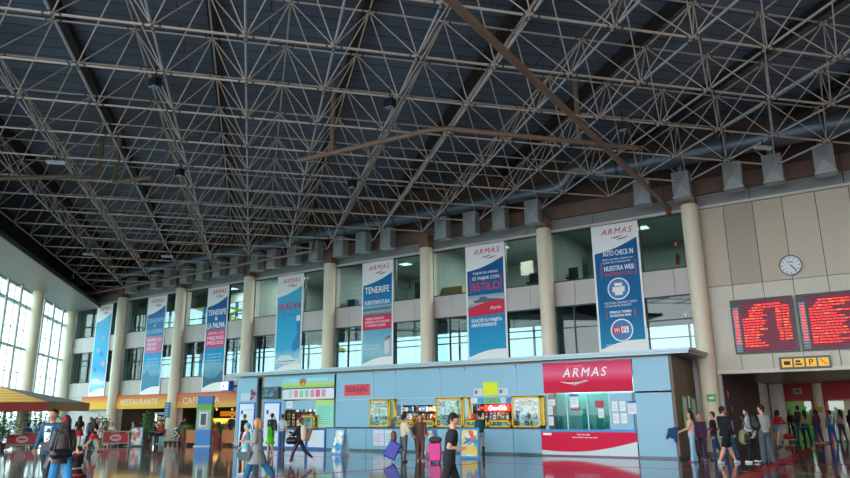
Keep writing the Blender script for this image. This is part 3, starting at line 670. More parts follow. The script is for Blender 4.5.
# huelva
t, y, w = banner('tall sky blue banner with a red city name and a white cruise ship', -29.95, -27.82, 3.98, grad_mat('huelva_blue', [(0, '#2b8fc0'), (.18, '#bfe0ea'), (.3, '#38b8e4'), (.7, '#34acdc'), (.93, '#5cc0e8'), (1, '#0f6cac')], 'Z', 0, 5.8)); xa, xb = -29.95, -27.82
T_('HUELVA', X(.08), X(.95), 7.72, 8.12, y, mat('#d8203c'), t, bold=.04); T_('y sol', X(.3), X(.75), 7.25, 7.55, y, mat('#2a7fa8'), t, shear=.2)
MB().prism([(X(.72), 5.2), (X(.95), 5.5), (X(.95), 7.0), (X(.8), 6.9), (X(.84), 6.3), (X(.66), 5.6)], y - .008, y).build('coast_shape', mat('#1f86bf'), t, True)
MB().box(X(.8), X(.93), y - .012, y, 7.0, 7.3).build('price_tag', WHT, t, True)
MB().prism([(X(.02 + .06), 4.62), (X(.88), 4.5), (X(.95), 4.75), (X(.72), 4.8), (X(.62), 5.0), (X(.25), 5.05), (X(.15), 4.85)], y - .012, y).build('ship_silhouette', mat('#e6eef0'), t, True); MB().box(X(.15), X(.8), y - .016, y, 4.66, 4.72).build('window_row', mat('#6b9ab0'), t, True)
# left three
t, y, w = banner('tall blue banner with a bright pink price block and grey mountains', -36.32, -34.3, 3.12, grad_mat('palma_blue', [(0, '#2f8fbc'), (.12, '#1a7fae'), (.3, '#7fb6c8'), (.36, '#18a0d0'), (.6, '#1489c0'), (.75, '#0d6cae'), (1, '#0c5ea0')], 'Z', 0, 6.7)); xa, xb = -36.32, -34.3
T_('TENERIFE', X(.08), X(.94), 7.95, 8.3, y, WHT, t, bold=.04); T_('&', X(.42), X(.56), 7.6, 7.85, y, WHT, t, bold=.04); T_('LA PALMA', X(.1), X(.9), 7.1, 7.45, y, WHT, t, bold=.04)
MB().prism([(X(.08), 5.9), (X(.4), 5.9), (X(.5), 5.75), (X(.6), 5.9), (X(.94), 5.9), (X(.94), 7.0), (X(.08), 7.0)], y - .012, y).build('price_block', mat('#e63a78'), t, True)
T_('SIEMPRE LOS', X(.16), X(.88), 6.68, 6.86, y - .012, mat('#f6d0de'), t, bold=.03); T_('MEJORES\nPRECIOS', X(.14), X(.9), 6.05, 6.58, y - .012, mat('#f6d0de'), t, bold=.04)
for q in range(4): T_(['Salidas diarias desde', 'Los Cristianos y Santa', 'Cruz, con descuentos', 'para residentes'][q], X(.2), X(.85), 5.4 - q * .2, 5.5 - q * .2, y, mat('#cfe8f4'), t)
MB().prism([(X(.05), 3.5), (X(.05), 4.1), (X(.35), 3.9), (X(.6), 3.95), (X(.95), 4.4), (X(.95), 3.75)], y - .012, y).build('mountain_shape', mat('#3c6f80', .7), t, True)
t, y, w = banner('tall blue banner with a pale pink block, two bays from the corner', -42.7, -40.6, 3.05, grad_mat('gomera_blue', [(0, '#4aa0c4'), (.15, '#2a88b8'), (.3, '#7fb8cc'), (.4, '#30a8dc'), (.7, '#2a8cc4'), (1, '#1468a8')], 'Z', 0, 6.7)); xa, xb = -42.7, -40.6
T_('TENERIFE', X(.08), X(.94), 7.95, 8.25, y, mat('#a9cde2'), t, bold=.04); T_('&', X(.42), X(.56), 7.65, 7.85, y, mat('#a9cde2'), t, bold=.04); T_('LA GOMERA', X(.1), X(.92), 7.2, 7.5, y, mat('#a9cde2'), t, bold=.04)
MB().prism([(X(.08), 5.9), (X(.4), 5.9), (X(.5), 5.75), (X(.6), 5.9), (X(.94), 5.9), (X(.94), 7.0), (X(.08), 7.0)], y - .012, y).build('price_block', mat('#d878a4'), t, True); T_('SIEMPRE LOS\nMEJORES\nPRECIOS', X(.16), X(.88), 6.05, 6.85, y - .012, mat('#eccbdc'), t, bold=.03)
for q in range(3): T_(['Todos los dias desde', 'Los Cristianos, con', 'tarifas reducidas'][q], X(.2), X(.85), 5.4 - q * .2, 5.5 - q * .2, y, mat('#cfe8f4'), t)
MB().prism([(X(.05), 3.5), (X(.05), 4.3), (X(.3), 4.7), (X(.5), 4.2), (X(.95), 4.4), (X(.95), 3.75)], y - .012, y).build('mountain_shape', mat('#4f93b4', .7), t, True)
t, y, w = banner('pale sky blue banner nearest the glass wall, with small island shapes', -48.9, -46.93, 3.08, grad_mat('island_blue', [(0, '#4ab0dc'), (.2, '#a8d8ea'), (.35, '#3aa8dc'), (.8, '#4ab4e0'), (1, '#7cc4e4')], 'Z', 0, 6.7)); xa, xb = -48.9, -46.93
for q, (fx, zz, r) in enumerate(((.35, 6.4, .14), (.6, 6.1, .2), (.75, 5.4, .22), (.3, 5.0, .16), (.62, 7.3, .12))): disc(MB(), X(fx), zz, r, y - .008, y, 0, 9).build('island_shape', mat('#2a86bc' if q % 2 else '#d8a0b8'), t, True)
MB().prism([(X(.08), 4.0), (X(.88), 3.9), (X(.93), 4.1), (X(.6), 4.2), (X(.5), 4.35), (X(.2), 4.35), (X(.14), 4.15)], y - .012, y).build('ship_silhouette', mat('#e6eef0'), t, True)

# ------------------------------------------------------------------ departure boards, clock, signs
led = mat('#ff2a10', .4, emit='#ff2008', strength=.65); led2 = mat('#ff5a20', .4, emit='#ff5014', strength=.6); ledg = mat('#30a050', .4, emit='#30c050', strength=.5)
scr = stripe_mat('red_glare_screen', '#741c36', '#8c3850', 'Z', .105, .16, .6); lab = stripe_mat('number_strip', '#4d5d70', '#8fa0b4', 'Z', .105, .35, .5)  # glare of the lit rows is painted into the screen as maroon
def board(label, x0, x1, rows):
    t = fth('departure_board', label, 'departure board', (x0 + x1) / 2, 3.78, FY - .25, None); y = FY - .25
    MB().box(x0, x1, y, y + .218, 3.78, 5.88).build('case', mat('#2b2d33', .4), t, True)
    sc_ = MB().box(x0 + .34, x1 - .1, y - .01, y + .0, 3.84, 5.8).build('screen', scr, t, True); MB().box(x0 + .06, x0 + .28, y - .012, y, 3.84, 5.6).build('number_strip', lab, t, True)
    a = MB(); b = MB(); 
    for k, segs in enumerate(rows):
        z = 5.62 - k * .105
        for s0, s1 in segs:
            x = x0 + .4 + s0 * (x1 - x0 - .55); e = x0 + .4 + s1 * (x1 - x0 - .55)
            while x < e: 
                wd = rnd.uniform(.05, .2); (a if rnd.random() < .75 else b).box(x, min(x + wd, e), y - .02, y - .01, z - .015, z + .015); x += wd + .045
    for k in range(13): a.box(x0 + .12, x0 + .24, y - .022, y - .012, 5.44 - k * .105 - .018, 5.44 - k * .105 + .018)
    a.build('lit_text', led, sc_, True); b.build('lit_text', led2, sc_, True)
f = rnd.uniform
board('left departure board with red lit rows, above the exit opening', -4.62, -2.42, [[(.28, .85)], [(.22, .8), (.8, 1)]] + [[(0 if k > 2 else .15, f(.4, .62)), (.72, .82), (.86, 1)] for k in range(8)] + [[(0, f(.3, .6)), (.75, .82), (.86, 1)] for k in range(4)] + [[(0, f(.3, .55))] for k in range(2)])
board('right departure board with red lit rows, cut by the picture edge', -2.3, -.1, [[(.2, .8)], [(.15, .9)], [(.1, .7)]] + [[(0, f(.45, .9))] for k in range(13)])
t = fth('wall_clock', 'round white wall clock above the departure boards', 'clock', -2.31, 6.66, FY - .05)
ring(MB(), -2.31, 7.06, .36, .4, FY - .14, FY - .03, 36).build('rim', mat('#5a5f63', .3, .5), t, True); disc(MB(), -2.31, 7.06, .37, FY - .09, FY - .04, 0, 36).build('dial', mat('#e6ecee', .4), t, True); dial = t.children[-1]
mb = MB()
for k in range(12): a = k * PI / 6; mb.bar((-2.31 + .27 * math.sin(a), FY - .1, 7.06 + .27 * math.cos(a)), (-2.31 + .32 * math.sin(a), FY - .1, 7.06 + .32 * math.cos(a)), .03, .01, up=(0, 1, 0))
mb.build('hour_mark', mat('#26303a'), dial, True)
MB().bar((-2.31, FY - .105, 7.06), (-2.15, FY - .105, 6.86), .035, .012, up=(0, 1, 0)).build('hour_hand', mat('#14181c'), t, True); MB().bar((-2.35, FY - .112, 7.12), (-2.1, FY - .112, 6.82), .022, .012, up=(0, 1, 0)).build('minute_hand', mat('#14181c'), t, True)
MB().box(-2.42, -2.2, FY - .1, FY - .09, 7.17, 7.21).build('maker_mark', mat('#58a860'), t, True)
t = fth('pictogram_sign', 'yellow and grey pictogram sign under the departure boards', 'sign', -2.3, 3.1, FY - .2); y = FY - .2
MB().box(-3.16, -1.46, y, y + .1, 3.12, 3.58).build('panel', mat('#4c4e52', .4), t, True); YEL = mat('#f0b80e', .4, emit='#f0b80e', strength=.05)
for q in range(4): MB().box(-3.06 + q * .4, -2.72 + q * .4, y - .01, y, 3.2, 3.5).build('yellow_field', YEL, t, True)
ik = mat('#2b2620')
MB().box(-3.0, -2.78, y - .02, y - .01, 3.28, 3.42).build('bus_icon', ik, t, True); MB().box(-2.62, -2.4, y - .02, y - .01, 3.26, 3.33).box(-2.6, -2.44, y - .02, y - .01, 3.36, 3.44).build('taxi_icon', ik, t, True)
T_('P', -2.16, -2.02, 3.25, 3.46, y - .012, ik, t, bold=.03); MB().bar((-1.8, y - .015, 3.45), (-1.58, y - .015, 3.25), .03, .012, up=(0, 1, 0)).build('stairs_icon', mat('#c22018'), t, True)
t = thing('exit_sign', 'small green exit sign fixed to the column beside the brown wall', 'sign', (-5.6, 28.62, 1.98)); MB().box(-5.76, -5.44, 28.6, 28.64, 1.98, 2.26).build('panel', mat('#3fae4a', .4, emit='#3fae4a', strength=.0), t, True); MB().prism([(-5.68, 2.08), (-5.54, 2.08), (-5.54, 2.04), (-5.48, 2.12), (-5.54, 2.2), (-5.54, 2.16), (-5.68, 2.16)], 28.585, 28.6).build('arrow', WHT, t, True)
t = thing('door_sign', 'pale green sign above the left red doorway', 'sign', (-4.1, 44.4, 2.5)); MB().box(-4.3, -3.86, 44.42, 44.47, 2.5, 2.82).build('panel', mat('#b8c8a0', .5, emit='#b8d0a0', strength=.0), t, True); MB().box(-4.2, -3.96, 44.4, 44.42, 2.6, 2.72).build('icon', mat('#4f7a48'), t, True)
for q, (z_, l_) in enumerate(((2.35, 'red fire notice high on the brown exit wall'), (1.75, 'small red call point on the brown exit wall'))):
    t = thing('wall_notice', l_, 'sign', (-5.5, 31.5 + q * .6, z_)); s = .28 - .12 * q; MB().box(0, .02, -s / 3, s / 3, -s, s / 2).build('plate', mat('#b8381f', .5), t); MB().box(.02, .025, -s / 6, s / 6, -s / 2, s / 4).build('symbol', mat('#e8d8d0', .5), t)
c = thing('column', 'square-set pale column between the two red doorways', 'column', (-3.08, 44.0, 0)); MB().tube((0, 0, 0), (0, 0, 3.1), .24, n=20).build('shaft', M_col, c); MB().box(-.16, .16, -.26, -.24, 1.5, 1.8).build('yellow_sticker', mat('#d8b020'), c)
c = thing('column', 'thick pale column against the left side of the exit passage', 'column', (-5.08, 43.85, 0)); MB().tube((0, 0, 0), (0, 0, 3.1), .38, n=24).build('shaft', mat('#dcd8ca', .6), c)

# ------------------------------------------------------------------ air duct, its boxes and the drain pipes
M_duct = mat('#66727a', .4, .5, var=.1); M_box = mat('#9a9d9a', .5, .2, var=.06); M_pipe = mat('#8a705c', .55, var=.15)
d = thing('air_duct', 'long round grey metal air duct above the row of outlet boxes', 'air duct', (-20, 28.1, 11.3))
pts = [(-51, 28.2, 11.6), (-11.9, 28.2, 11.6)]; MB().path(pts, .33, 18).build('duct_run', M_duct, d, True)
arc = [(-11.9 + .0, 28.2, 11.6), (-11.4, 28.2, 11.6), (-11.0, 28.2, 11.65), (-10.75, 28.2, 11.85), (-10.5, 28.2, 12.2), (-10.1, 28.15, 12.3), (-9.7, 28.1, 12.2), (-9.4, 28.1, 12.0), (-9.0, 28.1, 11.9), (-8.4, 28.1, 11.9)]
MB().path(arc, .38, 18).build('elbow', mat('#707a80', .35, .6), d, True); MB().path([(-8.4, 28.1, 11.9), (13.8, 28.1, 12.0)], .44, 18).build('duct_run', M_duct, d, True)
mb = MB()
for x in [-50 + 3.3 * k for k in range(12)]: mb.tube((x, 28.2, 11.6), (x + .08, 28.2, 11.6), .35, n=18)
for x in [-8.3, -4, -.5, 3]: mb.tube((x, 28.1, 11.93), (x + .1, 28.1, 11.93), .465, n=18)
mb.build('clamp_ring', mat('#3a4248', .5), d, True)
def outlet(x, y, z, label, g='outlet boxes under the air duct'):
    t = thing('air_outlet_box', label, 'air outlet', (x, y, z), 0, None)
    mb = MB(); mb.box(-.34, .34, 0, .5, .06, 1.12); mb.build('housing', M_box, t)
    mb = MB(); mb.add([(-.34, -.0, .06), (.34, 0, .06), (.34, 0, 1.12), (-.34, 0, 1.12), (0, -.07, .55)], [(0, 1, 4), (1, 2, 4), (2, 3, 4), (3, 0, 4)]); mb.build('pressed_cross_panel', M_box, t)
    mb = MB(); mb.box(-.37, .37, -.03, .53, 0, .06); mb.build('bottom_flange', mat('#a3a8aa', .45, .3), t); MB().tube((0, .25, 1.1), (0, .22, 1.36 if x > -9 else 1.2), .15, n=12).build('neck', M_duct, t)
    return t
bx = [-.62, -2.35, -3.78, -5.75, -7.35, -12.45, -14.15, -15.75, -17.4, -20.85, -22.5, -24.1, -25.9, -27.6, -29.3, -30.7, -32.5, -34.1, -35.7, -37.3, -39.0, -40.7, -43.6]
place = ['at the picture right edge', 'second from the picture right edge, above the taupe panels', 'third from the right edge, above the taupe panels', 'directly above the column beside the taupe wall', 'left of the taupe-side column, at the sloping pipe end',
         'directly left of the column between the two right banners', 'above the right edge of the card banner', 'above the left half of the card banner', 'above the window left of the card banner', 'above the window left of the third column', 'above the beach couple banner', 'above the left window beside the beach couple banner', 'just right of the column left of the beach couple banner', 'above the window right of the cruise ship banner', 'above the left half of the cruise ship banner', 'above the window left of the cruise ship banner', 'just right of the column behind the kiosk left end',
         'above the window right of the pink block banner', 'above the bright pink block banner', 'left of the bright pink block banner', 'beside the column between the pink block banners', 'above the pale pink block banner', 'beside the left column of the restaurant sign']
for x, l in zip(bx, place): outlet(x, 28.0 if x > -40 else 28.2, 10.1, 'grey air outlet box ' + l)
p = thing('drain_pipe', 'long brown pipe sloping from above the viewer to the column top at right', 'pipe', (-6.9, 29.2, 10.1)); MB().path([(-6.6, 3, 10.35), (-6.62, 29.1, 10.15)], .1, 12).build('run', M_pipe, p, True); MB().path([(-6.62, 29.1, 10.15), (-6.62, 29.25, 10.02), (-6.62, 29.25, 9.85)], .12, 12).build('elbow', mat('#8a4a28', .7), p, True)
p = thing('drain_pipe', 'brown bent pipe crossing the middle of the roof frame', 'pipe', (-11, 17, 10.5)); MB().path([(-16.43, 16.8, 10.5), (-11.0, 17.2, 10.5), (-10.5, 17.4, 10.5), (-5.9, 22.6, 10.5)], .085, 12).build('run', M_pipe, p, True)
MB().path([(-15.0, 17.0, 10.5), (-15.0, 17.0, 13.2)], .085, 10).build('down_pipe', M_pipe, p, True); MB().path([(-7.4, 20.9, 10.5), (-7.4, 20.9, 13.2)], .085, 10).build('down_pipe', M_pipe, p, True)
p = thing('drain_pipe', 'pair of olive brown pipes dropping from the roof deck at upper left', 'pipe', (-23.5, 14, 10.5)); MB().path([(-30, 10.0, 10.5), (-24.8, 13.0, 10.5), (-24.2, 13.9, 10.6), (-24.3, 14.0, 11.2), (-24.3, 14.0, 13.2)], .09, 10).build('run', mat('#6a5c46', .6), p, True); MB().path([(-22.2, 14.9, 10.5), (-24.2, 14.6, 10.6), (-23.9, 14.45, 11.3), (-23.9, 14.45, 13.2)], .09, 10).build('run', mat('#6a5c46', .6), p, True)
p = thing('drain_pipe', 'thin pale pipe running in front of the outlet boxes at left', 'pipe', (-35, 27.7, 10.3)); MB().path([(-50, 27.75, 10.35), (-25.5, 27.5, 10.5)], .07, 10).build('run', mat('#93857a', .6), p, True); MB().path([(-25.5, 27.5, 10.5), (-25.4, 27.5, 11.2), (-25.4, 27.5, 13.2)], .07, 10).build('drop', mat('#5d4c3c', .6), p, True)
# lamps up in the frame
def flood(x, y, z, label):
    t = thing('floodlight', label, 'lamp', (x, y, z), 0); MB().box(-.2, .2, -.14, .14, 0, .26).build('housing', mat('#17181a', .4), t); MB().box(-.16, .16, -.15, .1, -.02, 0).build('lens', mat('#8fa4b4', .2), t); MB().bar((0, 0, .26), (0, 0, .62), .04, .04).build('bracket', M_dk, t); t.scale = (.75, .75, 1)
for (x, y), l in (((-15.43, 10.18), 'black floodlight in the roof frame, nearest of those at upper left'), ((-20.85, 15.14), 'small dark floodlight with yellow glint, left of the roof centre'), ((-10.91, 14.86), 'black floodlight in the roof frame just above the bent brown pipe'), ((-16.45, 19.89), 'dark floodlight in the roof frame below the bent brown pipe'), ((-5.75, 20.43), 'bluish floodlight beside the sloping brown pipe at right')): flood(x, y, 10.35, l)
for (x, y), l in (((-23.58, 11.96), 'white strip luminaire near the pair of olive pipes'), ((-36.16, 20.8), 'white strip luminaire close to the soffit edge'), ((-33.08, 23.64), 'white strip luminaire above the far left facade'), ((-2.29, 24.99), 'pale dish lamp above the taupe wall')):
    t = thing('strip_luminaire', l, 'lamp', (x, y, 10.45), R(47)); MB().box(-.32, .32, -.08, .08, 0, .08).build('housing', mat('#a8acac', .5), t); MB().box(-.3, .3, -.06, .06, -.03, 0).build('diffuser', mat('#b8c4c4', .3), t); MB().bar((0, 0, .1), (0, 0, .33), .03, .03).build('hanger', M_dk, t)
# ------------------------------------------------------------------ blue kiosk building
KY = 26.0; KP = mat('#80adc4', .38, .1, var=.03, scale=.6); KS = mat('#a9c0cb', .4); KD = mat('#24343f', .6); YL = mat('#e8b80a', .4)
k = thing('kiosk_building', 'long low blue-grey kiosk block with shops, standing before the window facade', 'kiosk', (-18, KY, 0))
def wallx(x0, x1, z0, z1, y=KY, seam=.012, nm='wall_panel', mt=None): return MB().box(x0 + seam, x1 - seam, y, y + .1, z0 + seam, z1 - seam).build(nm, mt or KP, k, True)
up_ = [-27.2, -25.9, -22.35, -20.0, -18.7, -16.3, -15.03, -12.6, -11.38]
for a, b in zip(up_, up_[1:]): 
    if a > -22.5 or a < -26: wallx(a, b, 2.32, 3.6)
wallx(-25.9, -22.35, 3.5, 3.6)
for a, b in zip([-22.3, -20.2], [-20.2, -18.72]): 
    if a < -21: wallx(a, b, 1.05, 2.32)
wallx(-20.2, -18.7, 1.05, 2.32, KY + .45); wallx(-18.7, -16.45, 2.0, 2.32); wallx(-16.45, -15.0, 1.05, 2.32, KY + .5); wallx(-15.0, -12.8, 2.0, 2.32); wallx(-12.8, -11.4, 1.05, 2.32, KY + .5)
lw = [-22.85, -20.4, -18.75, -16.5, -15.05, -12.83, -11.6]
for a, b in zip(lw, lw[1:]): wallx(a, b, .07, 1.0)
wallx(-25.9, -22.85, .1, .98); wallx(-27.2, -25.9, .1, 2.35); wallx(-27.2, -25.9, 2.35, 3.6) if False else None
wallx(-29.3, -27.75, .05, 3.6); wallx(-7.78, -6.42, .05, 2.32); wallx(-7.78, -6.42, 2.36, 3.62); wallx(-11.4, -7.78, 3.56, 3.62); wallx(-11.4, -11.28, .98, 2.35); wallx(-7.82, -7.78, 1, 2.35)
wallx(-25.9, -25.72, .98, 2.35); wallx(-25.72, -23.58, 1.9, 2.35); wallx(-23.58, -22.35, .98, 2.35)
MB().box(-27.75, -27.2, KY + .35, KY + .4, 0, 3.6).build('recess_panel', mat('#8f8d80', .5), k, True); MB().box(-27.52, -27.4, KY + .2, KY + .3, 0, 3.6).build('recess_post', mat('#b0ada0', .4), k, True)
mb = MB()
for x in (-20.0, -18.7, -16.3, -15.03, -12.6): mb.box(x - .018, x + .018, KY - .015, KY + .0, 2.34, 3.45)
mb.box(-22.3, -11.4, KY - .02, KY, 2.3, 2.335).build('cover_strip', KS, k, True)
MB().box(-29.3, -6.42, KY - .02, KY + .02, 0, .07).box(-6.42, -6.38, KY, 29.4, 0, .07).build('plinth', mat('#3f5260', .3), k, True)
MB().box(-22.8, -11.55, KY - .05, KY + .02, 1.0, 1.05).build('counter_edge', mat('#2c4354', .4), k, True)
MB().box(-22.35, -22.27, KY + .0, KY + .3, 1.05, 3.6).build('joint_post', mat('#51636c', .4), k, True)
BR = mat('#6d5b4b', .5, var=.06, scale=.8)
for a, b in ((26.0, 28.0), (28.0, 29.4)): MB().box(-6.42, -6.32, a + .01, b - .01, .1, 3.62).build('side_panel', BR, k, True)
MB().box(-29.3, -29.2, 26.1, 29.4, .05, 3.6).build('side_panel', KP, k, True)
rf = MB(); rf.prismz([(-29.5, KY - .42), (-5.62, KY - .42), (-5.62, 29.4), (-29.5, 29.4)], 3.66, 3.74); rf.prismz([(-29.55, KY - .5), (-5.55, KY - .5), (-5.55, 29.4), (-29.55, 29.4)], 3.74, 3.84); rf.build('roof', mat('#8fa2aa', .35, .4), k, True)
MB().box(-29.2, -6.42, KY + .1, 29.35, 3.6, 3.66).build('roof_underside', mat('#b7a58c', .5), k, True)
# shop interiors: back walls, side walls, floor shelf
mb = MB(); mb.box(-27.1, -22.4, 27.4, 27.5, 0, 3.5).box(-20.2, -12.7, 27.6, 27.7, 0, 3.5).box(-11.4, -7.7, 28.4, 28.5, 0, 3.5).box(-20.3, -20.2, 26.1, 29, 0, 3.5).box(-11.5, -11.4, 26.2, 29, 0, 3.5).box(-7.8, -7.7, 26.1, 29, 0, 3.5)
mb.build('inner_wall', mat('#5a4238', .8, var=.2), k, True)
MB().box(-25.8, -22.4, KY + .1, KY + .6, .92, 1.0).box(-18.7, -12.8, KY + .1, KY + .5, .98, 1.04).box(-11.3, -7.8, KY + .1, KY + .5, .9, .98).build('worktop', mat('#8a7a66', .4), k, True)
tw = MB()
for x in (-11.28, -10.45, -9.62, -8.75, -7.85): tw.box(x - .02, x + .03, KY, KY + .06, .98, 2.34)
tw.build('window_frame', mat('#7d9ea2', .3, .4), k, True); MB().box(-11.28, -8.75, KY + .03, KY + .04, .98, 2.34).build('ticket_glass', glass_mat('green_glass', '#8fc7c4', .0), k, True)
wallx(-8.72, -7.82, .98, 2.34)
MB().box(-11.3, -7.8, 27.0, 27.1, 0.4, 3.4).build('inner_lining', mat('#4f9496', .6, emit='#5fa0a0', strength=.0), k, True)
def sgn(name, label, x0, x1, z0, z1, mt, y=KY, cat='sign', d=.03, group=None):
    t = thing(name, label, cat, ((x0 + x1) / 2, y - d, z0), 0, group); MB().box(x0, x1, y - d, y, z0, z1).build('panel', mt, t, True); return t
# company sign on top of the ticket windows
t = sgn('company_sign', 'big crimson sign with white company name above the ticket windows', -11.38, -7.8, 2.38, 3.54, grad_mat('crimson_print', [(0, '#d0083a'), (.4, '#dc1446'), (.68, '#ee6a8e'), (1, '#e02c5c')], 'Z', 0, 1.2)); y = KY - .03
text('ARMAS', -10.55, -8.75, 2.98, 3.32, y, WHT, t, 'company_name', shear=.25, bold=.015, space=1.3); text('NAVIERA', -10.4, -9.7, 3.36, 3.42, y, mat('#f0a8bc'), t, 'small_lettering')
mb = MB()
for a, b, za, zb_, am in ((-10.65, -9.55, 2.82, 2.86, -.07), (-10.15, -9.5, 2.66, 2.82, .05)):
    p = wave(a, b, za, zb_, 12, am); q_ = wave(a, b, za - .01, zb_ - .01, 12, am - .05); mb.prism(p + q_[::-1], y - .008, y)
mb.build('wave_emblem', mat('#dfe4e8'), t, True)
t = sgn('counter_sign', 'crimson and white wave panel below the ticket windows', -11.58, -7.8, .04, .94, mat('#d80a40', .5, spec=.2)); 
MB().prism([(-11.58, .05)] + [(-11.58 + 3.78 * i / 14, .22 - .1 * math.sin(PI * i / 14 * 1.1) + .32 * (i / 14) ** 2) for i in range(15)] + [(-7.8, .05)], y - .012, y).build('white_wave', mat('#c9d6dc', .4), t, True)
MB().box(-11.6, -7.8, y - .02, y + .02, .9, 1.0).build('blue_ledge', mat('#1c7fc0', .3), t, True); text('928 326 300', -10.1, -9.6, .78, .83, y, WHT, t, bold=.03); text('www.navieraarmas.com', -10.3, -9.3, .68, .73, y, WHT, t, bold=.03); MB().box(-11.5, -11.15, y - .01, y, .78, .86).build('small_tag', WHT, t, True)
def sheet(x, z, w_, h_, hx, label, y=KY, lines=4, hd=None):
    t = thing('notice_sheet', label, 'notice', (x, y - .012, z)); MB().box(0, w_, 0, .008, 0, h_).build('paper', mat(hx, .7), t)
    mb = MB()
    for q in range(lines): mb.box(w_ * .12, w_ * rnd.uniform(.6, .88), -.003, 0, h_ * (.72 - q * .15), h_ * (.75 - q * .15))
    mb.build('print_lines', mat('#7d8890'), t)
    if hd: MB().box(0, w_, -.004, 0, h_ * .82, h_).build('header_band', mat(hd), t)
    return t
sheet(-11.22, 1.9, .3, .24, '#e8ede6', 'white sheet high on the left ticket window glass'); sheet(-11.26, 1.55, .22, .32, '#e4ecec', 'white sheet midway down the left ticket window edge'); sheet(-11.24, 1.14, .2, .34, '#dfe6ea', 'lowest white sheet at the left ticket window edge')
sheet(-10.3, 1.82, .34, .5, '#eef0f4', 'white sheet with blue header and red box on the ticket glass', hd='#2f6fb8'); sheet(-10.32, 1.7, .42, .06, '#c8283a', 'thin red strip under the blue-headed ticket sheet', lines=0); sheet(-9.3, 1.8, .32, .26, '#c2384e', 'small dark red sheet on the ticket glass'); sheet(-9.2, 1.42, .22, .34, '#e4ecea', 'white sheet under the dark red sheet on ticket glass')
for q, (x, z) in enumerate(((-8.66, 1.66), (-8.36, 1.66), (-8.64, 1.22), (-8.34, 1.22))): sheet(x, z, .22, .36, '#eef2f2', ['upper left', 'upper right', 'lower left', 'lower right'][q] + ' of four white sheets right of the ticket windows')
sheet(-8.05, 1.55, .32, .48, '#e8ecf2', 'blue-headed white notice right of the four sheets', hd='#2f6fb8')
for (yy, zz, hh, ww, l, hx) in ((26.9, .95, 1.25, .62, 'tall green framed timetable on the brown kiosk side, left one', '#5fbf2f'), (28.35, 1.0, 1.15, .6, 'tall green framed timetable on the brown kiosk side, right one', '#5fbf2f'), (27.85, 1.75, .45, .22, 'small white sheet between the green framed timetables', '#e8e8e4')):
    t = thing('timetable_board', l, 'notice board', (-6.3, yy, zz)); MB().box(0, .03, 0, ww, 0, hh).build('frame', mat(hx, .5), t); MB().box(.03, .038, .07, ww - .07, .07, hh - .07).build('sheet', mat('#d4d8d4', .5), t)
# showcases
def showcase(label, x0, x1, z0, z1, d, shelves=3, y=KY, g=True, cols=10):
    t = thing('glass_showcase', label, 'showcase', ((x0 + x1) / 2, y - d, z0)); f = MB(); w_ = .055
    for x in (x0, x1 - w_):
        for yy in (y - d, y - w_): f.box(x, x + w_, yy, yy + w_, z0, z1)
    for z in (z0, z1 - .1 - 0): f.box(x0, x1, y - d, y - d + w_, z, z + w_ * (1 if z == z0 else 1.9)).box(x0, x0 + w_, y - d, y, z, z + w_).box(x1 - w_, x1, y - d, y, z, z + w_)
    f.box(x0, x1, y - d, y, z1 - .03, z1 + .0).build('frame', YL, t, True); MB().box(x0 + w_, x1 - w_, y - .03, y, z0, z1).build('back', mat('#c9dadd', .6), t, True); MB().box(x0 + .02, x1 - .02, y - d - .0 + .012, y - d + .02, z0 + .05, z1 - .1).build('glass_front', G_clear, t, True)
    sh = MB()
    for q in range(shelves + 1):
        z = z0 + .04 + (z1 - z0 - .15) * q / (shelves + 1); sh.box(x0 + w_, x1 - w_, y - d + .05, y - .03, z, z + .012)
    sh.build('shelf', mat('#a9c8cc', .2), t, True)
    return t
PC = ['#d8dce0', '#c22a2a', '#e4e6ea', '#2f6fb0', '#d8a020', '#e0e4e6', '#c05a90', '#3a8a4a', '#7fa8c0', '#b08050', '#ded8cc', '#26324a', '#e8ecee', '#7a3a2a', '#b8cad4', '#efe6d0']
protos = []
def proto(kind, hx):
    t = thing('snack_packet' if kind < 2 else 'sweet_jar', 'tmp', 'packet' if kind < 2 else 'jar')
    if kind == 0: MB().box(-.05, .05, -.02, .02, 0, .15).build('packet_body', mat(hx, .4), t); MB().box(-.035, .035, -.024, -.02, .04, .1).build('printed_label', mat(PC[(PC.index(hx) + 5) % 16], .4), t)
    elif kind == 1: MB().add([(-.055, -.01, 0), (.055, -.01, 0), (.055, .01, 0), (-.055, .01, 0), (-.06, -.035, .08), (.06, -.035, .08), (.06, .035, .08), (-.06, .035, .08), (-.055, -.004, .17), (.055, -.004, .17), (.055, .004, .17), (-.055, .004, .17)], [(3, 2, 1, 0), (8, 9, 10, 11)] + [(a + k_, a + (k_ + 1) % 4, a + 4 + (k_ + 1) % 4, a + 4 + k_) for a in (0, 4) for k_ in range(4)]).build('packet_body', mat(hx, .3), t); MB().box(-.03, .03, -.04, -.03, .05, .1).build('printed_label', mat(PC[(PC.index(hx) + 3) % 16], .4), t)
    else: MB().tube((0, 0, 0), (0, 0, .12), .045, n=10).build('jar_body', mat(hx, .2), t); MB().tube((0, 0, .12), (0, 0, .145), .04, n=10).build('lid', mat(PC[(PC.index(hx) + 7) % 16], .4), t)
    return t
used = set()
for i, hx in enumerate(PC): protos.append(proto(i % 3, hx))
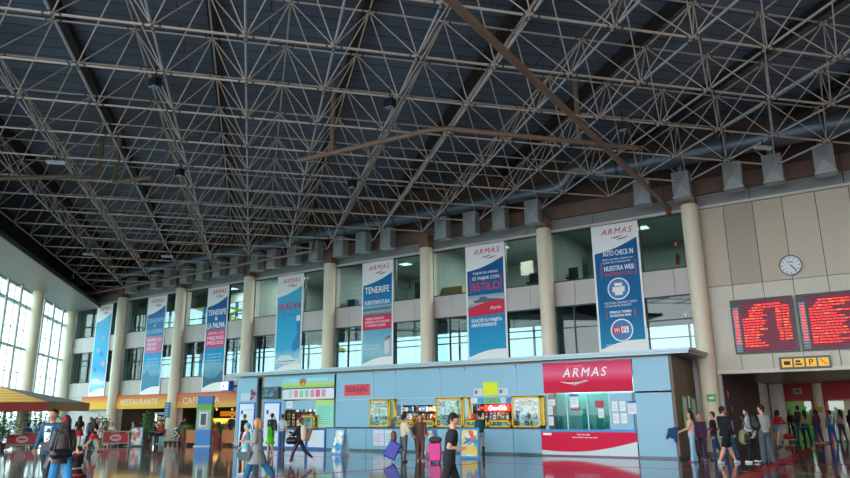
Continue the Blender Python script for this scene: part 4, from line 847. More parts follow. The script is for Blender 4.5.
def stock(x0, x1, z, y, label, group, step=.125, sc=1.):
    x = x0
    while x < x1:
        i = rnd.randrange(16); kind = 'jar' if i % 3 == 2 else 'packet'
        l_ = label.replace('goods', 'jar' if kind == 'jar' else 'packet')
        if i in used: r_ = copy_thing(protos[i], (x, y + rnd.uniform(-.02, .02), z), rnd.uniform(-.15, .15), l_, group + ' (' + kind + 's)')
        else:
            used.add(i); r_ = protos[i]; protos[i].location = (x, y, z); protos[i]['label'] = l_; protos[i]['group'] = group + ' (' + kind + 's)'
        r_.scale = (sc, 1, sc * rnd.uniform(.85, 1.15)); x += step * rnd.uniform(.85, 1.2)
for nm, a, b in (('left', -20.1, -19.0), ('middle', -16.45, -15.12), ('right', -12.78, -11.52)):
    wt = {'left': 'left yellow showcase, beside the red sale poster', 'middle': 'middle yellow showcase, between the two shop counters', 'right': 'right yellow showcase, beside the crimson sign'}[nm]
    showcase('yellow framed glass showcase of sweets, ' + wt.split(', ')[1], a, b, 1.08, 2.3, .16)
    showcase('narrow yellow side case attached right of the ' + nm + ' sweet showcase', b + .02, b + .34, 1.45 if nm == 'left' else 1.1, 2.3, .14) if nm != 'right' else showcase('slim yellow end case beside the ticket windows', b + .02, b + .16, 1.1, 2.3, .14)
    for r4 in range(4): stock(a + .12, b - .1, 1.08 + .04 + 1.07 * r4 / 4 + .014, KY - .075, 'small goods behind the glass of the ' + wt, 'goods in the %s showcase' % nm, .13, 1.25)
for nm, a, b in (('the left shop counter', -18.6, -16.55), ('the right shop counter', -14.95, -12.85)):
    q_ = 'left' if 'left' in nm else 'right'
    showcase('low yellow counter case of sweets in the ' + q_ + ' shop opening', a, (a + b) / 2 - .02, 1.08, 1.38, .16, 1); showcase('low yellow counter case at the right half of the ' + q_ + ' shop opening', (a + b) / 2 + .02, b, 1.08, 1.38, .16, 1)
    stock(a + .1, b - .1, 1.13, KY - .08, 'small goods in the low counter case of ' + nm, 'goods on ' + nm, .17, 1.2); stock(a + .1, b - .1, 1.39, KY - .1, 'small goods standing on top of ' + nm, 'goods atop ' + nm, .2, 1.2)
    s = thing('wall_shelf_unit', 'dark shelf unit of goods inside ' + nm.replace('counter', 'opening'), 'shelves', ((a + b) / 2 - .85, 27.4, 1.0)); mb = MB(); a -= .85; b -= .85
    for r_ in range(4): mb.box(a - .1, b + .1, 27.25, 27.55, 1.05 + .34 * r_, 1.07 + .34 * r_)
    mb.build('shelf_board', mat('#4a3a30', .6), s, True); MB().box(a - .1, a - .06, 27.25, 27.55, .9, 2.4).box(b + .06, b + .1, 27.25, 27.55, .9, 2.4).build('upright', mat('#4a3a30', .6), s, True)
    for r4 in range(4): stock(a, b, 1.07 + .34 * r4, 27.36, 'dim goods on the back shelves inside ' + nm, 'goods on the back shelves of ' + nm, .2, 1.6)
s = thing('wall_shelf_unit', 'brown shelf unit of goods at the back of the juice stall', 'shelves', (-25.6, 27.2, 1.0)); mb = MB()
for q in range(3): mb.box(-27.0, -24.2, 27.12, 27.38, 1.05 + .36 * q, 1.08 + .36 * q)
mb.build('shelf_board', mat('#5a3a28', .6), s, True)
for q in range(3): stock(-26.9, -24.3, 1.08 + .36 * q, 27.22, 'dim goods on the back shelves of the juice stall', 'goods on the juice stall shelves', .3, 1.7)
showcase('yellow popcorn style sweet case on the white stall counter', -24.25, -23.35, 1.0, 1.62, .3, 1); stock(-24.15, -23.42, 1.06, KY - .1, 'small goods in the yellow case on the stall counter', 'goods in the stall case', .14); stock(-24.15, -23.42, 1.3, KY - .1, 'upper goods in the yellow case on the stall counter', 'upper goods in the stall case', .14)
t = sgn('cola_sign', 'glowing red soft drink sign over the right shop opening', -14.22, -13.05, 1.72, 1.96, mat('#d8140c', .3, emit='#ff1a08', strength=.9), KY + .28, d=.1); text('Coca-Cola', -14.0, -13.2, 1.76, 1.93, KY + .18, mat('#ffffff', .4, emit='#ffffff', strength=1.0), t, shear=.3, bold=.03)
for q, (a, b, hx) in enumerate(((-14.92, -14.82, '#c04a4a'), (-14.78, -14.45, '#e6e8e8'), (-14.42, -14.14, '#2f9ec8'), (-14.08, -13.86, '#5fbf5a'), (-13.82, -13.62, '#8a9a58'), (-13.58, -13.38, '#5fbf5a'), (-13.34, -13.1, '#c8d4dc'), (-13.06, -12.84, '#2a7fd0'))):
    sgn('price_card', ['small red card at the left end of the price row', 'white price card, second in the row over the drink sign', 'turquoise price card over the red drink sign', 'left green price card in the row', 'olive price card between the green ones', 'right green price card in the row', 'pale grey price card right of the green ones', 'round-looking blue price card at the right end of the row'][q], a, b, 2.04, 2.26, mat(hx, .5), d=.015, cat='price card')
t = sgn('sale_poster', 'red poster with dark sale lettering on the blue kiosk wall', -21.75, -20.2, 2.5, 3.03, mat('#e83a42', .5), d=.01, cat='poster'); text('REBAJAS', -21.62, -20.33, 2.6, 2.93, KY - .01, mat('#5a2a5c'), t, bold=.04)
t = sgn('yellow_poster', 'fluorescent yellow sheet above the right shop opening', -14.15, -13.45, 2.36, 2.9, mat('#e2ee1a', .6), d=.018, cat='poster')
for s_, xx in (('left', -14.6), ('right', -13.42)): t = sheet(xx, 2.35, .42, .3, '#d8dce4', 'white picture sheet on the %s of the fluorescent yellow one' % s_, lines=3); MB().box(.06, .16, -.004, 0, .08, .22).build('dark_figure', mat('#4a5560'), t)
sheet(-19.96, .24, .6, .68, '#e2dcea', 'white poster with pink drawings under the left showcase'); sheet(-19.3, .24, .5, .68, '#d4e6e6', 'white poster with green drawings under the left showcase'); 
# juice stall at the left end
t = sgn('stall_billboard', 'green and sky blue picture sign over the juice stall', -25.9, -22.38, 2.96, 3.52, grad_mat('meadow_print', [(0, '#a9cf3a'), (.35, '#b8d880'), (.6, '#9cd8e0'), (1, '#7cc8e4')], 'Z', 0, .6)); disc(MB(), -24.45, 3.24, .2, KY - .045, KY - .03).build('fruit_emblem', mat('#b86a28'), t, True); MB().box(-24.5, -24.35, KY - .05, KY - .045, 3.08, 3.2).build('fruit_emblem', mat('#e0c030'), t, True); text('ZUMOS NATURALES', -25.5, -24.8, 3.3, 3.42, KY - .03, mat('#e8f4e8'), t); text('BATIDOS', -24.1, -22.8, 3.3, 3.42, KY - .03, mat('#e8f4e8'), t)
t = sgn('stall_menu_strip', 'white strip of small red and green product pictures over the stall', -25.85, -22.38, 2.4, 2.94, mat('#dfe6ee', .5)); MB().box(-25.85, -22.38, KY - .036, KY - .03, 2.9, 2.94).build('blue_line', mat('#2a5fb0'), t, True)
for q in range(7): MB().box(-25.4 + q * .37, -25.14 + q * .37, KY - .036, KY - .03, 2.5, 2.84).build('product_picture', mat(['#c8d0d8', '#e8909c', '#8fd09c', '#90cf9c', '#e88aa8', '#e0607c', '#d89aa8'][q]), t, True)
t = sgn('menu_board', 'tall pale green price list right of the stall opening', -23.56, -22.38, 1.04, 2.34, grad_mat('mint_print', [(0, '#c8e0a0'), (.2, '#9fe0c8'), (.8, '#8edcc8'), (1, '#c4dc70')], 'Z', 0, 1.3), cat='menu'); mb = MB()
for q in range(9): mb.box(-23.4, -22.5 - (q % 3) * .08, KY - .034, KY - .03, 1.2 + q * .1, 1.215 + q * .1)
mb.build('price_lines', mat('#5a9a88'), t, True)
sheet(-25.55, 1.98, .42, .34, '#dfe4ec', 'white sheet above the dark stall opening')
t = sgn('television', 'black framed screen hanging at the left of the juice stall', -27.12, -25.92, 2.46, 3.06, mat('#16181c', .3), KY - .12, 'television', .12); MB().box(-27.0, -26.06, KY - .25, KY - .24, 2.54, 2.98).build('screen', patch_mat('screen_picture', ['#1c4a68', '#2a6a78', '#16344a', '#4f9ab0', '#20506a'], 9, .2), t, True); MB().box(-26.6, -26.4, KY - .12, KY, 2.7, 2.8).build('bracket', M_dk, t, True)
bb = mat('#1f5fc8', .4)
def framed(name, label, x0, x1, z0, z1, emb=False):
    t = thing(name, label, 'poster board', ((x0 + x1) / 2, KY - .04, z0)); MB().box(x0, x1, KY - .04, KY, z0, z1).build('frame', bb, t, True); MB().box(x0 + .07, x1 - .07, KY - .05, KY - .04, z0 + .07, z1 - .07).build('white_sheet', mat('#dfe8f2', .5), t, True)
    if emb: MB().sphere(((x0 + x1) / 2 + emb, KY - .05, z1 - .5 if z1 > 1.5 else .5), .09, 10, 6, 0, (1, .2, 1.3)).build('blue_emblem', mat('#1f4fb0'), t, True)
    return t
t = framed('notice_board', 'tall blue framed white board on the kiosk left end', -29.0, -27.8, .04, 2.3, -.35); text('COFRADIA DE PESCADORES', -28.6, -27.95, 1.9, 1.95, KY - .05, mat('#33507a'), t)
t = framed('notice_board', 'tall blue framed white board under the hanging screen', -27.15, -25.95, .04, 2.3, -.3)
framed('counter_board', 'blue framed white board with small emblem below the stall counter', -25.78, -24.1, .04, .98, .02); framed('counter_board', 'plain blue framed white board below the stall counter', -24.04, -22.86, .04, .98)
t = sgn('blue_wall_sticker', 'pink and dark posters cluster above the left blue framed board', -28.2, -27.8, 2.42, 3.0, patch_mat('pink_patches', ['#d87a94', '#3a3440', '#c8a8c0', '#8a5a70'], 7), d=.012, cat='poster'); sgn('white_poster', 'white poster pair left of the pink posters', -28.95, -28.25, 2.4, 2.8, mat('#c4d4e2', .6), d=.012, cat='poster')
# A-boards
def aboard(label, x, y, rz, hs, edge='#1f8fd0', h=1.05, w_=.62):
    t = thing('sidewalk_sign', label, 'A-board', (x, y, 0), rz); tl = math.atan2(.28, h)
    for s_, nm in ((-1, 'front'), (1, 'rear')):
        mb = MB(); mb.add([(-w_ / 2, s_ * .28, 0), (w_ / 2, s_ * .28, 0), (w_ / 2, s_ * .01, h), (-w_ / 2, s_ * .01, h), (-w_ / 2, s_ * .25, 0), (w_ / 2, s_ * .25, 0), (w_ / 2, -s_ * .01, h), (-w_ / 2, -s_ * .01, h)], [(0, 1, 2, 3), (7, 6, 5, 4), (0, 4, 5, 1), (1, 5, 6, 2), (3, 2, 6, 7), (0, 3, 7, 4)]); mb.build(nm + '_board', mat(edge if s_ < 0 else '#b8ccd4', .4), t)
    a = .06; mb = MB(); g = lambda z: -.28 + .27 * z / h - .006; mb.add([(-w_ / 2 + a, g(.08), .08), (w_ / 2 - a, g(.08), .08), (w_ / 2 - a, g(h - .07), h - .07), (-w_ / 2 + a, g(h - .07), h - .07)], [(0, 1, 2, 3)]); mb.build('poster', hs, t)
    return t
aboard('folding ice cream sign with blue edge beside the plain blue kiosk wall', -19.9, 23.6, R(-5), patch_mat('icecream_print', ['#3a9ad0', '#c8e0ea', '#d8a0b8', '#f0f4f4', '#2f86c0', '#e8c890'], 7))
aboard('folding ice cream sign with yellow and blue print left of the woman in green', -13.42, 23.49, R(20), patch_mat('icecream_print_2', ['#f0d030', '#3f8fd8', '#e8e8e0', '#e86a50', '#e8d0a0', '#6fb0e0', '#f4e060'], 6.5), w_=.72, h=1.1)
aboard('cyan and red printed folding sign behind the woman in brown', -15.43, 23.72, R(12), patch_mat('red_cyan_print', ['#38c8e0', '#e85040', '#e0e8ec', '#e890b0', '#58d0e4'], 6))
b = thing('water_bottle_display', 'narrow white board leaning on the kiosk by the man in black', 'board', (-14.95, 25.9, 0)); MB().box(-.15, .15, -.06, 0, .15, .9).build('panel', mat('#dfe8ea', .5, emit='#dfe8ea', strength=.1), b); MB().box(-.17, .17, -.08, .02, .1, .15).build('foot', M_frame, b)

# unseen lamps added to brighten the shops, the cafe and beyond the doorways
def lamp(label, x, y, z, watt, sx=.9, sy=.25, col=(1, .95, .88), rz=0):
    t = thing('fill_lamp', label, 'lamp', (x, y, z), rz); MB().box(-sx / 2, sx / 2, -sy / 2, sy / 2, 0, .06).build('housing', M_white, t); MB().box(-sx / 2 + .03, sx / 2 - .03, -sy / 2 + .03, sy / 2 - .03, -.01, 0).build('diffuser', mat('#ffffff', .4, emit='#fff4e4', strength=.12), t)
    l = bpy.data.lights.new('fill_lamp_light', 'AREA'); l.shape = 'RECTANGLE'; l.size = sx - .1; l.size_y = sy - .06; l.energy = watt; l.color = col; o = bpy.data.objects.new('fill_lamp_light', l); COL.objects.link(o); o.parent = t; o.location = (0, 0, -.02)
lamp('added fill lamp inside the left shop opening, near the ceiling', -17.6, 26.7, 2.8, 13); lamp('added fill lamp inside the right shop opening, near the ceiling', -13.9, 26.9, 2.8, 13); lamp('added fill lamp inside the juice stall', -25.2, 26.8, 2.9, 9); lamp('added fill lamp behind the left ticket windows', -10.3, 26.6, 3.1, 26); lamp('added fill lamp behind the right ticket window', -8.7, 26.6, 3.1, 16)  # put in to lift the dark shop and ticket interiors
# ------------------------------------------------------------------ cafe under the windows
CW = mat('#4a4038', .8, var=.15)
S3('wall_cafe_back', MB().box(-46, -29, 35.9, 36.1, 0, 3.1), mat('#3a3230', .8, var=.2)); S3('wall_cafe_side', MB().box(-45.3, -45.1, 29.7, 36, 0, 3.1), CW); S3('wall_cafe_end', MB().box(-29.2, -29, 29.7, 36, 0, 3.1), CW)
S3('ceiling_cafe', MB().box(-46, -29, 29.7, 36, 2.6, 2.7), mat('#3c3430', .8))
def sign(label, x0, x1, words, stops):
    t = thing('shop_fascia_sign', label, 'sign', ((x0 + x1) / 2, FY - .3, 2.15)); m_ = grad_mat('fascia_print', stops, 'Z', 0, .9); MB().box(x0, x1, FY - .3, FY - .02, 2.15, 3.05).build('panel', m_, t, True)
    MB().box(x0, x1, FY - .32, FY - .02, 3.03, 3.07).build('top_edge', mat('#c8442a', .5), t, True)
    for w_, a, b in words: text(w_, a, b, 2.4, 2.78, FY - .3, mat('#e8d8b8', .5), t, bold=.03)
sign('yellow and orange fascia sign reading restaurant in pale letters', -49.3, -38.95, [('RESTAURANTE', -44.5, -40.4)], [(0, '#f2bc38'), (.55, '#f0b040'), (.8, '#e08a38'), (1, '#dc6a2c')])
sign('salmon orange fascia sign reading cafeteria in pale letters', -38.9, -29.35, [('CAFETERIA', -37.8, -34.3)], [(0, '#ecba50'), (.35, '#eaa858'), (.6, '#e08858'), (1, '#da7850')])
t = thing('cafe_counter', 'long cafe counter with a glowing yellow display, behind the fridge and plants', 'counter', (-37, 34, 0)); MB().box(-42, -30.5, 33.6, 34.2, 0, 1.05).build('counter_body', mat('#5a3020', .5), t, True); MB().box(-42, -30.5, 33.5, 34.3, 1.05, 1.1).build('worktop', mat('#8a8078', .3), t, True)
MB().box(-41.8, -30.8, 33.7, 34.0, 1.1, 1.45).build('lit_display', mat('#f0c060', .4, emit='#ffb838', strength=.1), t, True); MB().box(-41.8, -30.8, 35.6, 35.85, 1.6, 1.95).build('lit_menu_strip', mat('#e8a838', .4, emit='#f0901c', strength=.06), t, True)
for q in range(7):
    t = thing('pendant_lamp', 'small warm pendant lamp over the cafe counter, %s from the left' % ['first', 'second', 'third', 'fourth', 'fifth', 'sixth', 'seventh'][q], 'lamp', (-41.2 + q * 1.6, 33.4, 2.05)); MB().tube((0, 0, 0), (0, 0, .16), .12, .05, 12).build('shade', mat('#c8a060', .4), t); MB().tube((0, 0, .16), (0, 0, .55), .01, n=6).build('cord', M_dk, t); MB().sphere((0, 0, .0), .05).build('bulb', mat('#ffe0a0', .4, emit='#ffd080', strength=.8), t)
t = thing('drinks_fridge', 'glass fronted drinks fridge with lit white edge and shelves', 'fridge', (-41.92, 30.55, 0), R(20)); MB().box(-.5, .5, 0, .6, 0, 1.9).build('cabinet', mat('#8fb4c0', .4), t); MB().box(-.4, -.3, -.03, 0, .35, 1.75).build('light_strip', mat('#ffffff', .4, emit='#fff4d8', strength=.5), t); MB().box(-.28, .42, -.02, 0, .35, 1.75).build('glass_door', mat('#304048', .1), t)
for q in range(4):
    MB().box(-.24, .38, -.04, -.02, .45 + q * .32, .68 + q * .32).build('shelf_of_drinks', patch_mat('drinks_print', ['#d8b040', '#404850', '#c0c8c0', '#a86030', '#e8e0c0'], 12), t)
MB().box(-.5, .5, -.02, 0, 1.75, 1.9).build('header', mat('#c8e0e8', .4), t)
t = thing('ice_cream_freezer', 'tall red vending cabinet beside the glass drinks fridge', 'freezer', (-40.75, 30.6, 0)); MB().box(-.55, .55, 0, .6, 0, .95).build('body', mat('#a81420', .4), t); MB().box(-.2, .55, 0, .6, .95, 1.5).build('upper_body', mat('#a01420', .4), t)
for q in range(3): MB().box(-.48, .48, -.02, 0, .2 + .25 * q, .24 + .25 * q).build('ledge', mat('#d8c0b8', .4), t)
t = thing('price_plate', 'narrow blue sign hanging on the column between the two fascia signs', 'sign', (KX[5] - .0, 28.6, 1.55)); MB().box(-.22, .24, 0, .06, 0, .95).build('panel', mat('#2a6f98', .4), t)
for q in range(5): MB().box(-.12, .14, -.01, 0, .12 + q * .16, .18 + q * .16).build('symbol', mat('#8fc0d8'), t)
t = thing('lit_box_sign', 'small white box sign with blue edge beside the kiosk left end', 'sign', (-33.1, 28.5, 3.08)); MB().box(-.42, .3, 0, .35, 0, .6).build('case', mat('#2458c0', .4), t); MB().box(-.4, .18, -.015, 0, .06, .54).build('white_face', mat('#eef2f6', .4, emit='#eef2f6', strength=.25), t); MB().box(-.25, -.12, -.025, -.015, .24, .38).build('emblem', mat('#2a6ad0'), t); MB().box(-.05, .05, .35, .95, .25, .35).build('arm', M_dk, t)
t = thing('payment_totem', 'tall blue and green telephone totem in front of the cafeteria', 'totem', (-31.95, 26.15, 0), R(33)); MB().box(-.42, .42, -.18, .18, 0, .9).build('base', mat('#2a80c8', .4), t); MB().box(-.4, .4, -.2, .18, .9, 1.95).build('machine_body', mat('#8f9a98', .4, .3), t); MB().box(-.24, .24, -.24, -.2, 1.05, 1.85).build('screen_frame', mat('#d0d4d0', .3), t); MB().box(-.14, .14, -.26, -.24, 1.15, 1.75).build('telephone', mat('#3a4448', .4), t)
MB().box(-.43, .43, -.19, .19, 1.95, 2.25).build('green_band', mat('#5fae20', .4), t); MB().box(-.43, .43, -.19, .19, 2.25, 2.72).build('blue_header', mat('#2478b8', .4), t); MB().box(-.47, .47, -.24, .24, 0, .05).build('foot_plate', mat('#c0c4c4'), t)
for x in (-.41, .38): MB().box(x, x + .03, -.22, .18, .9, 1.95).build('green_edge', mat('#5fae20', .4), t)
# poster stand, barriers, panels
t = thing('poster_stand', 'ice cream poster stand with yellow and blue print beside the red barrier', 'poster stand', (-35.6, 24.5, 0), R(40)); MB().box(-.33, .33, -.03, .03, .05, 1.05).build('board', mat('#2a7fc8', .4), t); MB().box(-.28, .28, -.045, -.03, .1, 1.0).build('print', patch_mat('icecream_print_3', ['#f0d030', '#e8e8e0', '#e86a50', '#f0d8a0', '#6fb0e0'], 6), t); MB().box(-.33, .33, -.15, .15, 0, .05).build('foot', M_frame, t)
def barrier(label, x, y, rz, w_):
    t = thing('cafe_barrier', label, 'barrier', (x, y, 0), rz); MB().box(-w_ / 2, w_ / 2, -.015, .015, .22, .72).build('red_banner', mat('#b81e28', .5, var=.15), t)
    e = MB(); e.prism([(.34 * math.cos(a), .47 + .2 * math.sin(a)) for a in [2 * PI * k / 20 for k in range(20)]], -.03, -.015); e.build('round_emblem', mat('#d8a0a0'), t); MB().box(-.2, .2, -.04, -.03, .43, .51).build('emblem_band', mat('#a02028'), t)
    for s_ in (-1, 1): MB().tube((s_ * w_ / 2, 0, 0), (s_ * w_ / 2, 0, .86), .03, n=10).build('post', mat('#a8a49c', .3, .6), t); MB().box(s_ * w_ / 2 - .18, s_ * w_ / 2 + .18, -.15, .15, 0, .03).build('foot', mat('#8a857c'), t)
    MB().tube((-w_ / 2, 0, .82), (w_ / 2, 0, .82), .02, n=8).build('top_rail', mat('#a8a49c', .3, .6), t); MB().tube((-w_ / 2, 0, .16), (w_ / 2, 0, .16), .035, n=8).build('bottom_rail', mat('#b8a088', .4), t)
barrier('red bannered barrier under the canopy, at the left picture edge', -40.5, 20.7, R(33), 1.75); barrier('red bannered barrier left of the ice cream poster stand', -37.3, 24.3, R(33), 1.5)
t = thing('planter_box', 'low white planter box left of the middle red barrier', 'planter', (-38.5, 23.6, 0), R(33)); MB().box(-.45, .45, -.2, .2, 0, .38).build('box', mat('#c8c8c0'), t); MB().box(-.4, .4, -.16, .16, .38, .4).build('soil', mat('#3a2c22'), t)
for x, y, l in ((-33.4, 26.6, 'orange panel screen left of the telephone totem'), (-31.2, 27.3, 'orange panel screen right of the telephone totem')): t = thing('panel_screen', l, 'screen', (x, y, 0), R(33)); MB().box(-.38, .38, -.02, .02, .15, .85).build('panel', mat('#c87030', .5), t); MB().box(-.4, -.36, -.03, .03, 0, .9).box(.36, .4, -.03, .03, 0, .9).build('posts', mat('#8a7a60'), t)
def leafball(mb, c, r, n, s, droop=0):
    for _ in range(n):
        d = Vector((rnd.gauss(0, 1), rnd.gauss(0, 1), rnd.gauss(0, 1))).normalized(); p = Vector(c) + Vector((d.x * r[0], d.y * r[0], d.z * r[1])) * rnd.uniform(.35, 1) ** .6
        a = Vector((rnd.gauss(0, 1), rnd.gauss(0, 1), rnd.gauss(0, .6) - droop)).normalized(); b = a.cross(d); b = b.normalized() if b.length > .01 else Vector((1, 0, 0)); mb.add([p, p + a * s * .5 + b * s * .22, p + a * s, p + a * s * .5 - b * s * .22], [(0, 1, 2, 3)])
LF = [mat('#3f6a35', .6, var=.4, scale=6), mat('#2f5a38', .6, var=.4, scale=6), mat('#587a3c', .6, var=.4, scale=6)]
def plant(label, x, y, h, r, pot='#5a3a2a', n=260, k=0, palm=False, s=.16):
    t = thing('potted_plant', label, 'plant', (x, y, 0)); MB().tube((0, 0, 0), (0, 0, .35), .16, .22, 16).build('pot', mat(pot, .6), t); MB().tube((0, 0, .33), (0, 0, .36), .2, n=16).build('soil', mat('#2c2018'), t); MB().path([(0, 0, .3), (.03, .02, h * .4), (0, 0, h * .75)], .025, 8).build('stem', mat('#5a4630'), t)
    mb = MB()
    if palm:
        for q in range(26):
            a = rnd.uniform(0, 6.28); L = rnd.uniform(.6, 1) * r * 1.3; prev = Vector((0, 0, h * .45))
            for j in range(1, 6):
                f = j / 5; nx = Vector((math.cos(a) * L * f, math.sin(a) * L * f, h * .45 + h * .55 * math.sin(f * 2.2) * rnd.uniform(.9, 1))); sd = Vector((-math.sin(a), math.cos(a), 0)) * .05 * (1.2 - f); mb.add([prev - sd, prev + sd, nx + sd * .7, nx - sd * .7], [(0, 1, 2, 3)]); prev = nx
    else: leafball(mb, (0, 0, .35 + (h - .35) * .55), (r, (h - .35) * .5), n, s)
    mb.build('foliage', LF[k], t); return t
plant('tall bushy potted plant right of the ice cream poster stand', -36.4, 25.7, 2.0, .4, n=420); plant('bushy potted plant between the stroller and the telephone totem', -35.0, 27.3, 1.25, .42, k=2, n=260)
plant('potted palm with red pot at the right of the cafe entrance', -32.4, 27.7, 1.35, .75, '#8a2420', palm=True); plant('dark leafy potted plant behind the white planter box', -41.3, 25.9, 1.75, .5, k=1)
plant('large leafy plant at the left picture edge beneath the canopy', -38.8, 18.8, 2.0, .8, n=420, k=0); plant('second large plant at the left picture edge, lower and darker', -40.9, 19.6, 1.2, .45, n=300, k=1); plant('leafy plant behind the seated people under the canopy', -43.7, 23.0, 2.2, .6, k=1, n=300); plant('light leafy plant just left of the man in the blue jacket', -44.3, 24.3, 2.1, .6, k=0, n=280)
# canopy
C0, N0, R0, L0, F0 = Vector((-42.77, 19.8, 3.5)), Vector((-36.6, 19.75, 2.43)), Vector((-42.75, 25.8, 2.5)), Vector((-42.8, 13.8, 2.43)), Vector((-48.9, 19.8, 2.43))
t = thing('square_parasol', 'large square canopy with orange striped side and brown side over cafe tables', 'parasol', (-42.77, 19.8, 0))
def tri(a, b, c, m_, nm):
    d = Vector((0, 0, -.03)); MB().add([a, b, c, a + d, b + d, c + d], [(0, 1, 2), (5, 4, 3), (0, 3, 4, 1), (1, 4, 5, 2), (2, 5, 3, 0)]).build(nm, m_, t, True)
ora = stripe_mat('orange_stripes', '#e08a2a', '#e8b43c', 'Z', .16, .5); brn = mat('#8a7560', .8); tri(C0, L0, N0, ora, 'orange_cloth'); tri(C0, N0, R0, mat('#6f6a66', .8), 'brown_cloth'); tri(C0, R0, F0, brn, 'rear_cloth'); tri(C0, F0, L0, ora, 'side_cloth')
for a, b, m_, nm in ((L0, N0, mat('#8a2418', .8), 'red_valance'), (N0, R0, mat('#bc9060', .8), 'brown_valance'), (R0, F0, brn, 'rear_valance'), (F0, L0, mat('#8a2418', .8), 'side_valance')):
    v = []; n_ = 40
    for i in range(n_ + 1): p = a.lerp(b, i / n_); v += [p, p - Vector((0, 0, .45 + .05 * abs(math.sin(i * PI / 4))))]
    o = MB().add(v, [(2 * i, 2 * i + 1, 2 * i + 3, 2 * i + 2) for i in range(n_)]).build(nm, m_, t, True)
MB().tube((-42.77, 19.8, 0), (-42.77, 19.8, 3.45), .06, n=12).build('pole', mat('#8a8a88', .4, .5), t, True); MB().box(-43.2, -42.3, 19.4, 20.2, 0, .08).build('base', mat('#6a6a68'), t, True)
def table(label, x, y, g='cafe tables'):
    t = thing('cafe_table', label, 'table', (x, y, 0), 0, None); MB().tube((0, 0, .71), (0, 0, .74), .4, n=24).build('tabletop', mat('#b8a890', .4), t); MB().tube((0, 0, .02), (0, 0, .71), .03, n=10).build('pedestal', mat('#9a9a98', .3, .6), t); MB().tube((0, 0, 0), (0, 0, .02), .25, n=20).build('base', mat('#9a9a98', .3, .6), t)
def chair(label, x, y, rz, col='#9a5a30'):
    t = thing('cafe_chair', label, 'chair', (x, y, 0), rz); MB().box(-.21, .21, -.2, .2, .43, .46).build('seat', mat(col, .6), t); MB().box(-.2, .2, -.23, -.2, .55, .86).build('backrest', mat(col, .6), t)
    for a, b in ((-.18, -.18), (.18, -.18), (-.18, .18), (.18, .18)): MB().tube((a, b, 0), (a, b * 1.05, .43 if b > 0 else .84), .013, n=6).build('leg', mat('#8f8f8c', .3, .6), t)
table('cafe table behind the barrier under the canopy', -41.9, 21.9); table('cafe table in front of the restaurant column', -40.1, 26.2); table('cafe table near the tall bushy plant', -38.6, 27.4)
pe = person
sit = ((88, 88, 84, 86))
for i, (x, y, rz, tp, hc, hair, l) in enumerate(((-41.4, 21.4, 60, '#2a5a98', '#1c1612', 'short', 'seated person in blue nearest the canopy barrier left end'), (-42.4, 22.6, 200, '#6d8fb4', '#141010', 'bun', 'seated person in pale blue behind the canopy barrier'), (-41.1, 22.6, 120, '#2f6fc0', '#5a2a1a', 'long', 'seated person in bright blue at the right under the canopy'),
        (-40.9, 26.0, 250, '#8a5a40', '#2a1a12', 'long', 'seated person in brown beside the restaurant column'), (-39.7, 25.5, 20, '#e8e8e8', '#4a3a30', 'bald', 'seated person in a white shirt behind the red barrier'), (-39.2, 26.7, 150, '#3fd048', '#2a1c14', 'short', 'seated person in bright green shirt near the red barrier'), (-38.0, 27.8, 200, '#b04a3a', '#20140e', 'long', 'seated person in dull red by the tall bushy plant'), (-38.9, 28.0, 160, '#283040', '#18120e', 'short', 'seated person in dark blue in front of the drinks fridge'))):
    pe(l, x, y, 1.68, R(rz), tp, 'short' if i % 2 else 'long', .49, '#2a3448', 'trousers', '#1c1c1c', hair, hc, 0, sit, ((20, 12, 50), (25, 12, 45)), 4, 0, 8, seat=.46, vox=.02)
    chair('brown cafe chair under the ' + l.replace('seated ', ''), x, y, R(rz), ['#9a5a30', '#7a4426'][i % 2])

# ------------------------------------------------------------------ people
# the family in front at left
pe('man in open blue jacket and printed white shirt walking towards the viewer', -16.17, 8.9, 1.83, face(172), '#16506e', 'long', .46, '#26282e', 'trousers', '#1c1c1c', 'short', '#15100c', 1, (14, 6, -10, 14), ((-18, 22, 8), (10, 10, 25)), 0, 12, 0, 1.08, opened=True, inner=patch_mat('printed_tee', ['#e8e4e4', '#f0eeee', '#c84a4a', '#e8e4e4', '#ece8e8', '#6a6a74', '#f0eeee', '#e8e8e8'], 30), vox=.009)
t = thing('waist_bag', 'black waist bag worn in front by the man in the blue jacket', 'bag', (-16.0, 8.82, .9), face(172)); MB().box(-.17, .17, -.03, .08, 0, .2).build('pouch', mat('#15161c', .5), t); MB().box(-.15, .15, .08, .1, .03, .13).build('front_pocket', mat('#1e2026', .5), t)
pe('woman in dark brown puffer jacket and bright blue jeans, back turned, red flower in hair', -14.34, 8.18, 1.69, face(48), mat('#2e2622', .5, 0, .3, 9, bump=.5), 'long', .44, '#2a7ab0', 'baggy', '#c8b8a0', 'long', '#2a1610', 0, (16, 6, -20, 12), ((8, 9, 26), (-6, 10, 30)), 3, 8, 0, 1.02, fem=True, vox=.009)
t = thing('hair_flower', 'red flower in the hair of the woman in the puffer jacket', 'hair flower', (-14.34, 8.13, 1.6)); 
for q in range(6): a = q * PI / 3; MB().sphere((.045 * math.cos(a), .02 * math.sin(a), .04 * math.sin(a)), .035, 8, 5).build('petal', mat('#a81420', .7), t)
MB().sphere((0, 0, 0), .025, 8, 5).build('centre', mat('#6a0c14'), t)
t = thing('shoulder_bag', 'big black shoulder bag at the hip of the woman in puffer jacket', 'bag', (-14.06, 8.0, .8), face(50)); mb = MB(); mb.caps((-.12, 0, .13), (.12, 0, .13), .1, .09, 12); mb.build('pouch', mat('#15171c', .45), t); MB().path([(-.16, 0, .22), (-.1, .02, .5), (0, .05, .72), (.1, .02, .5), (.16, 0, .22)], .015, 6).build('strap', mat('#15171c', .5), t)
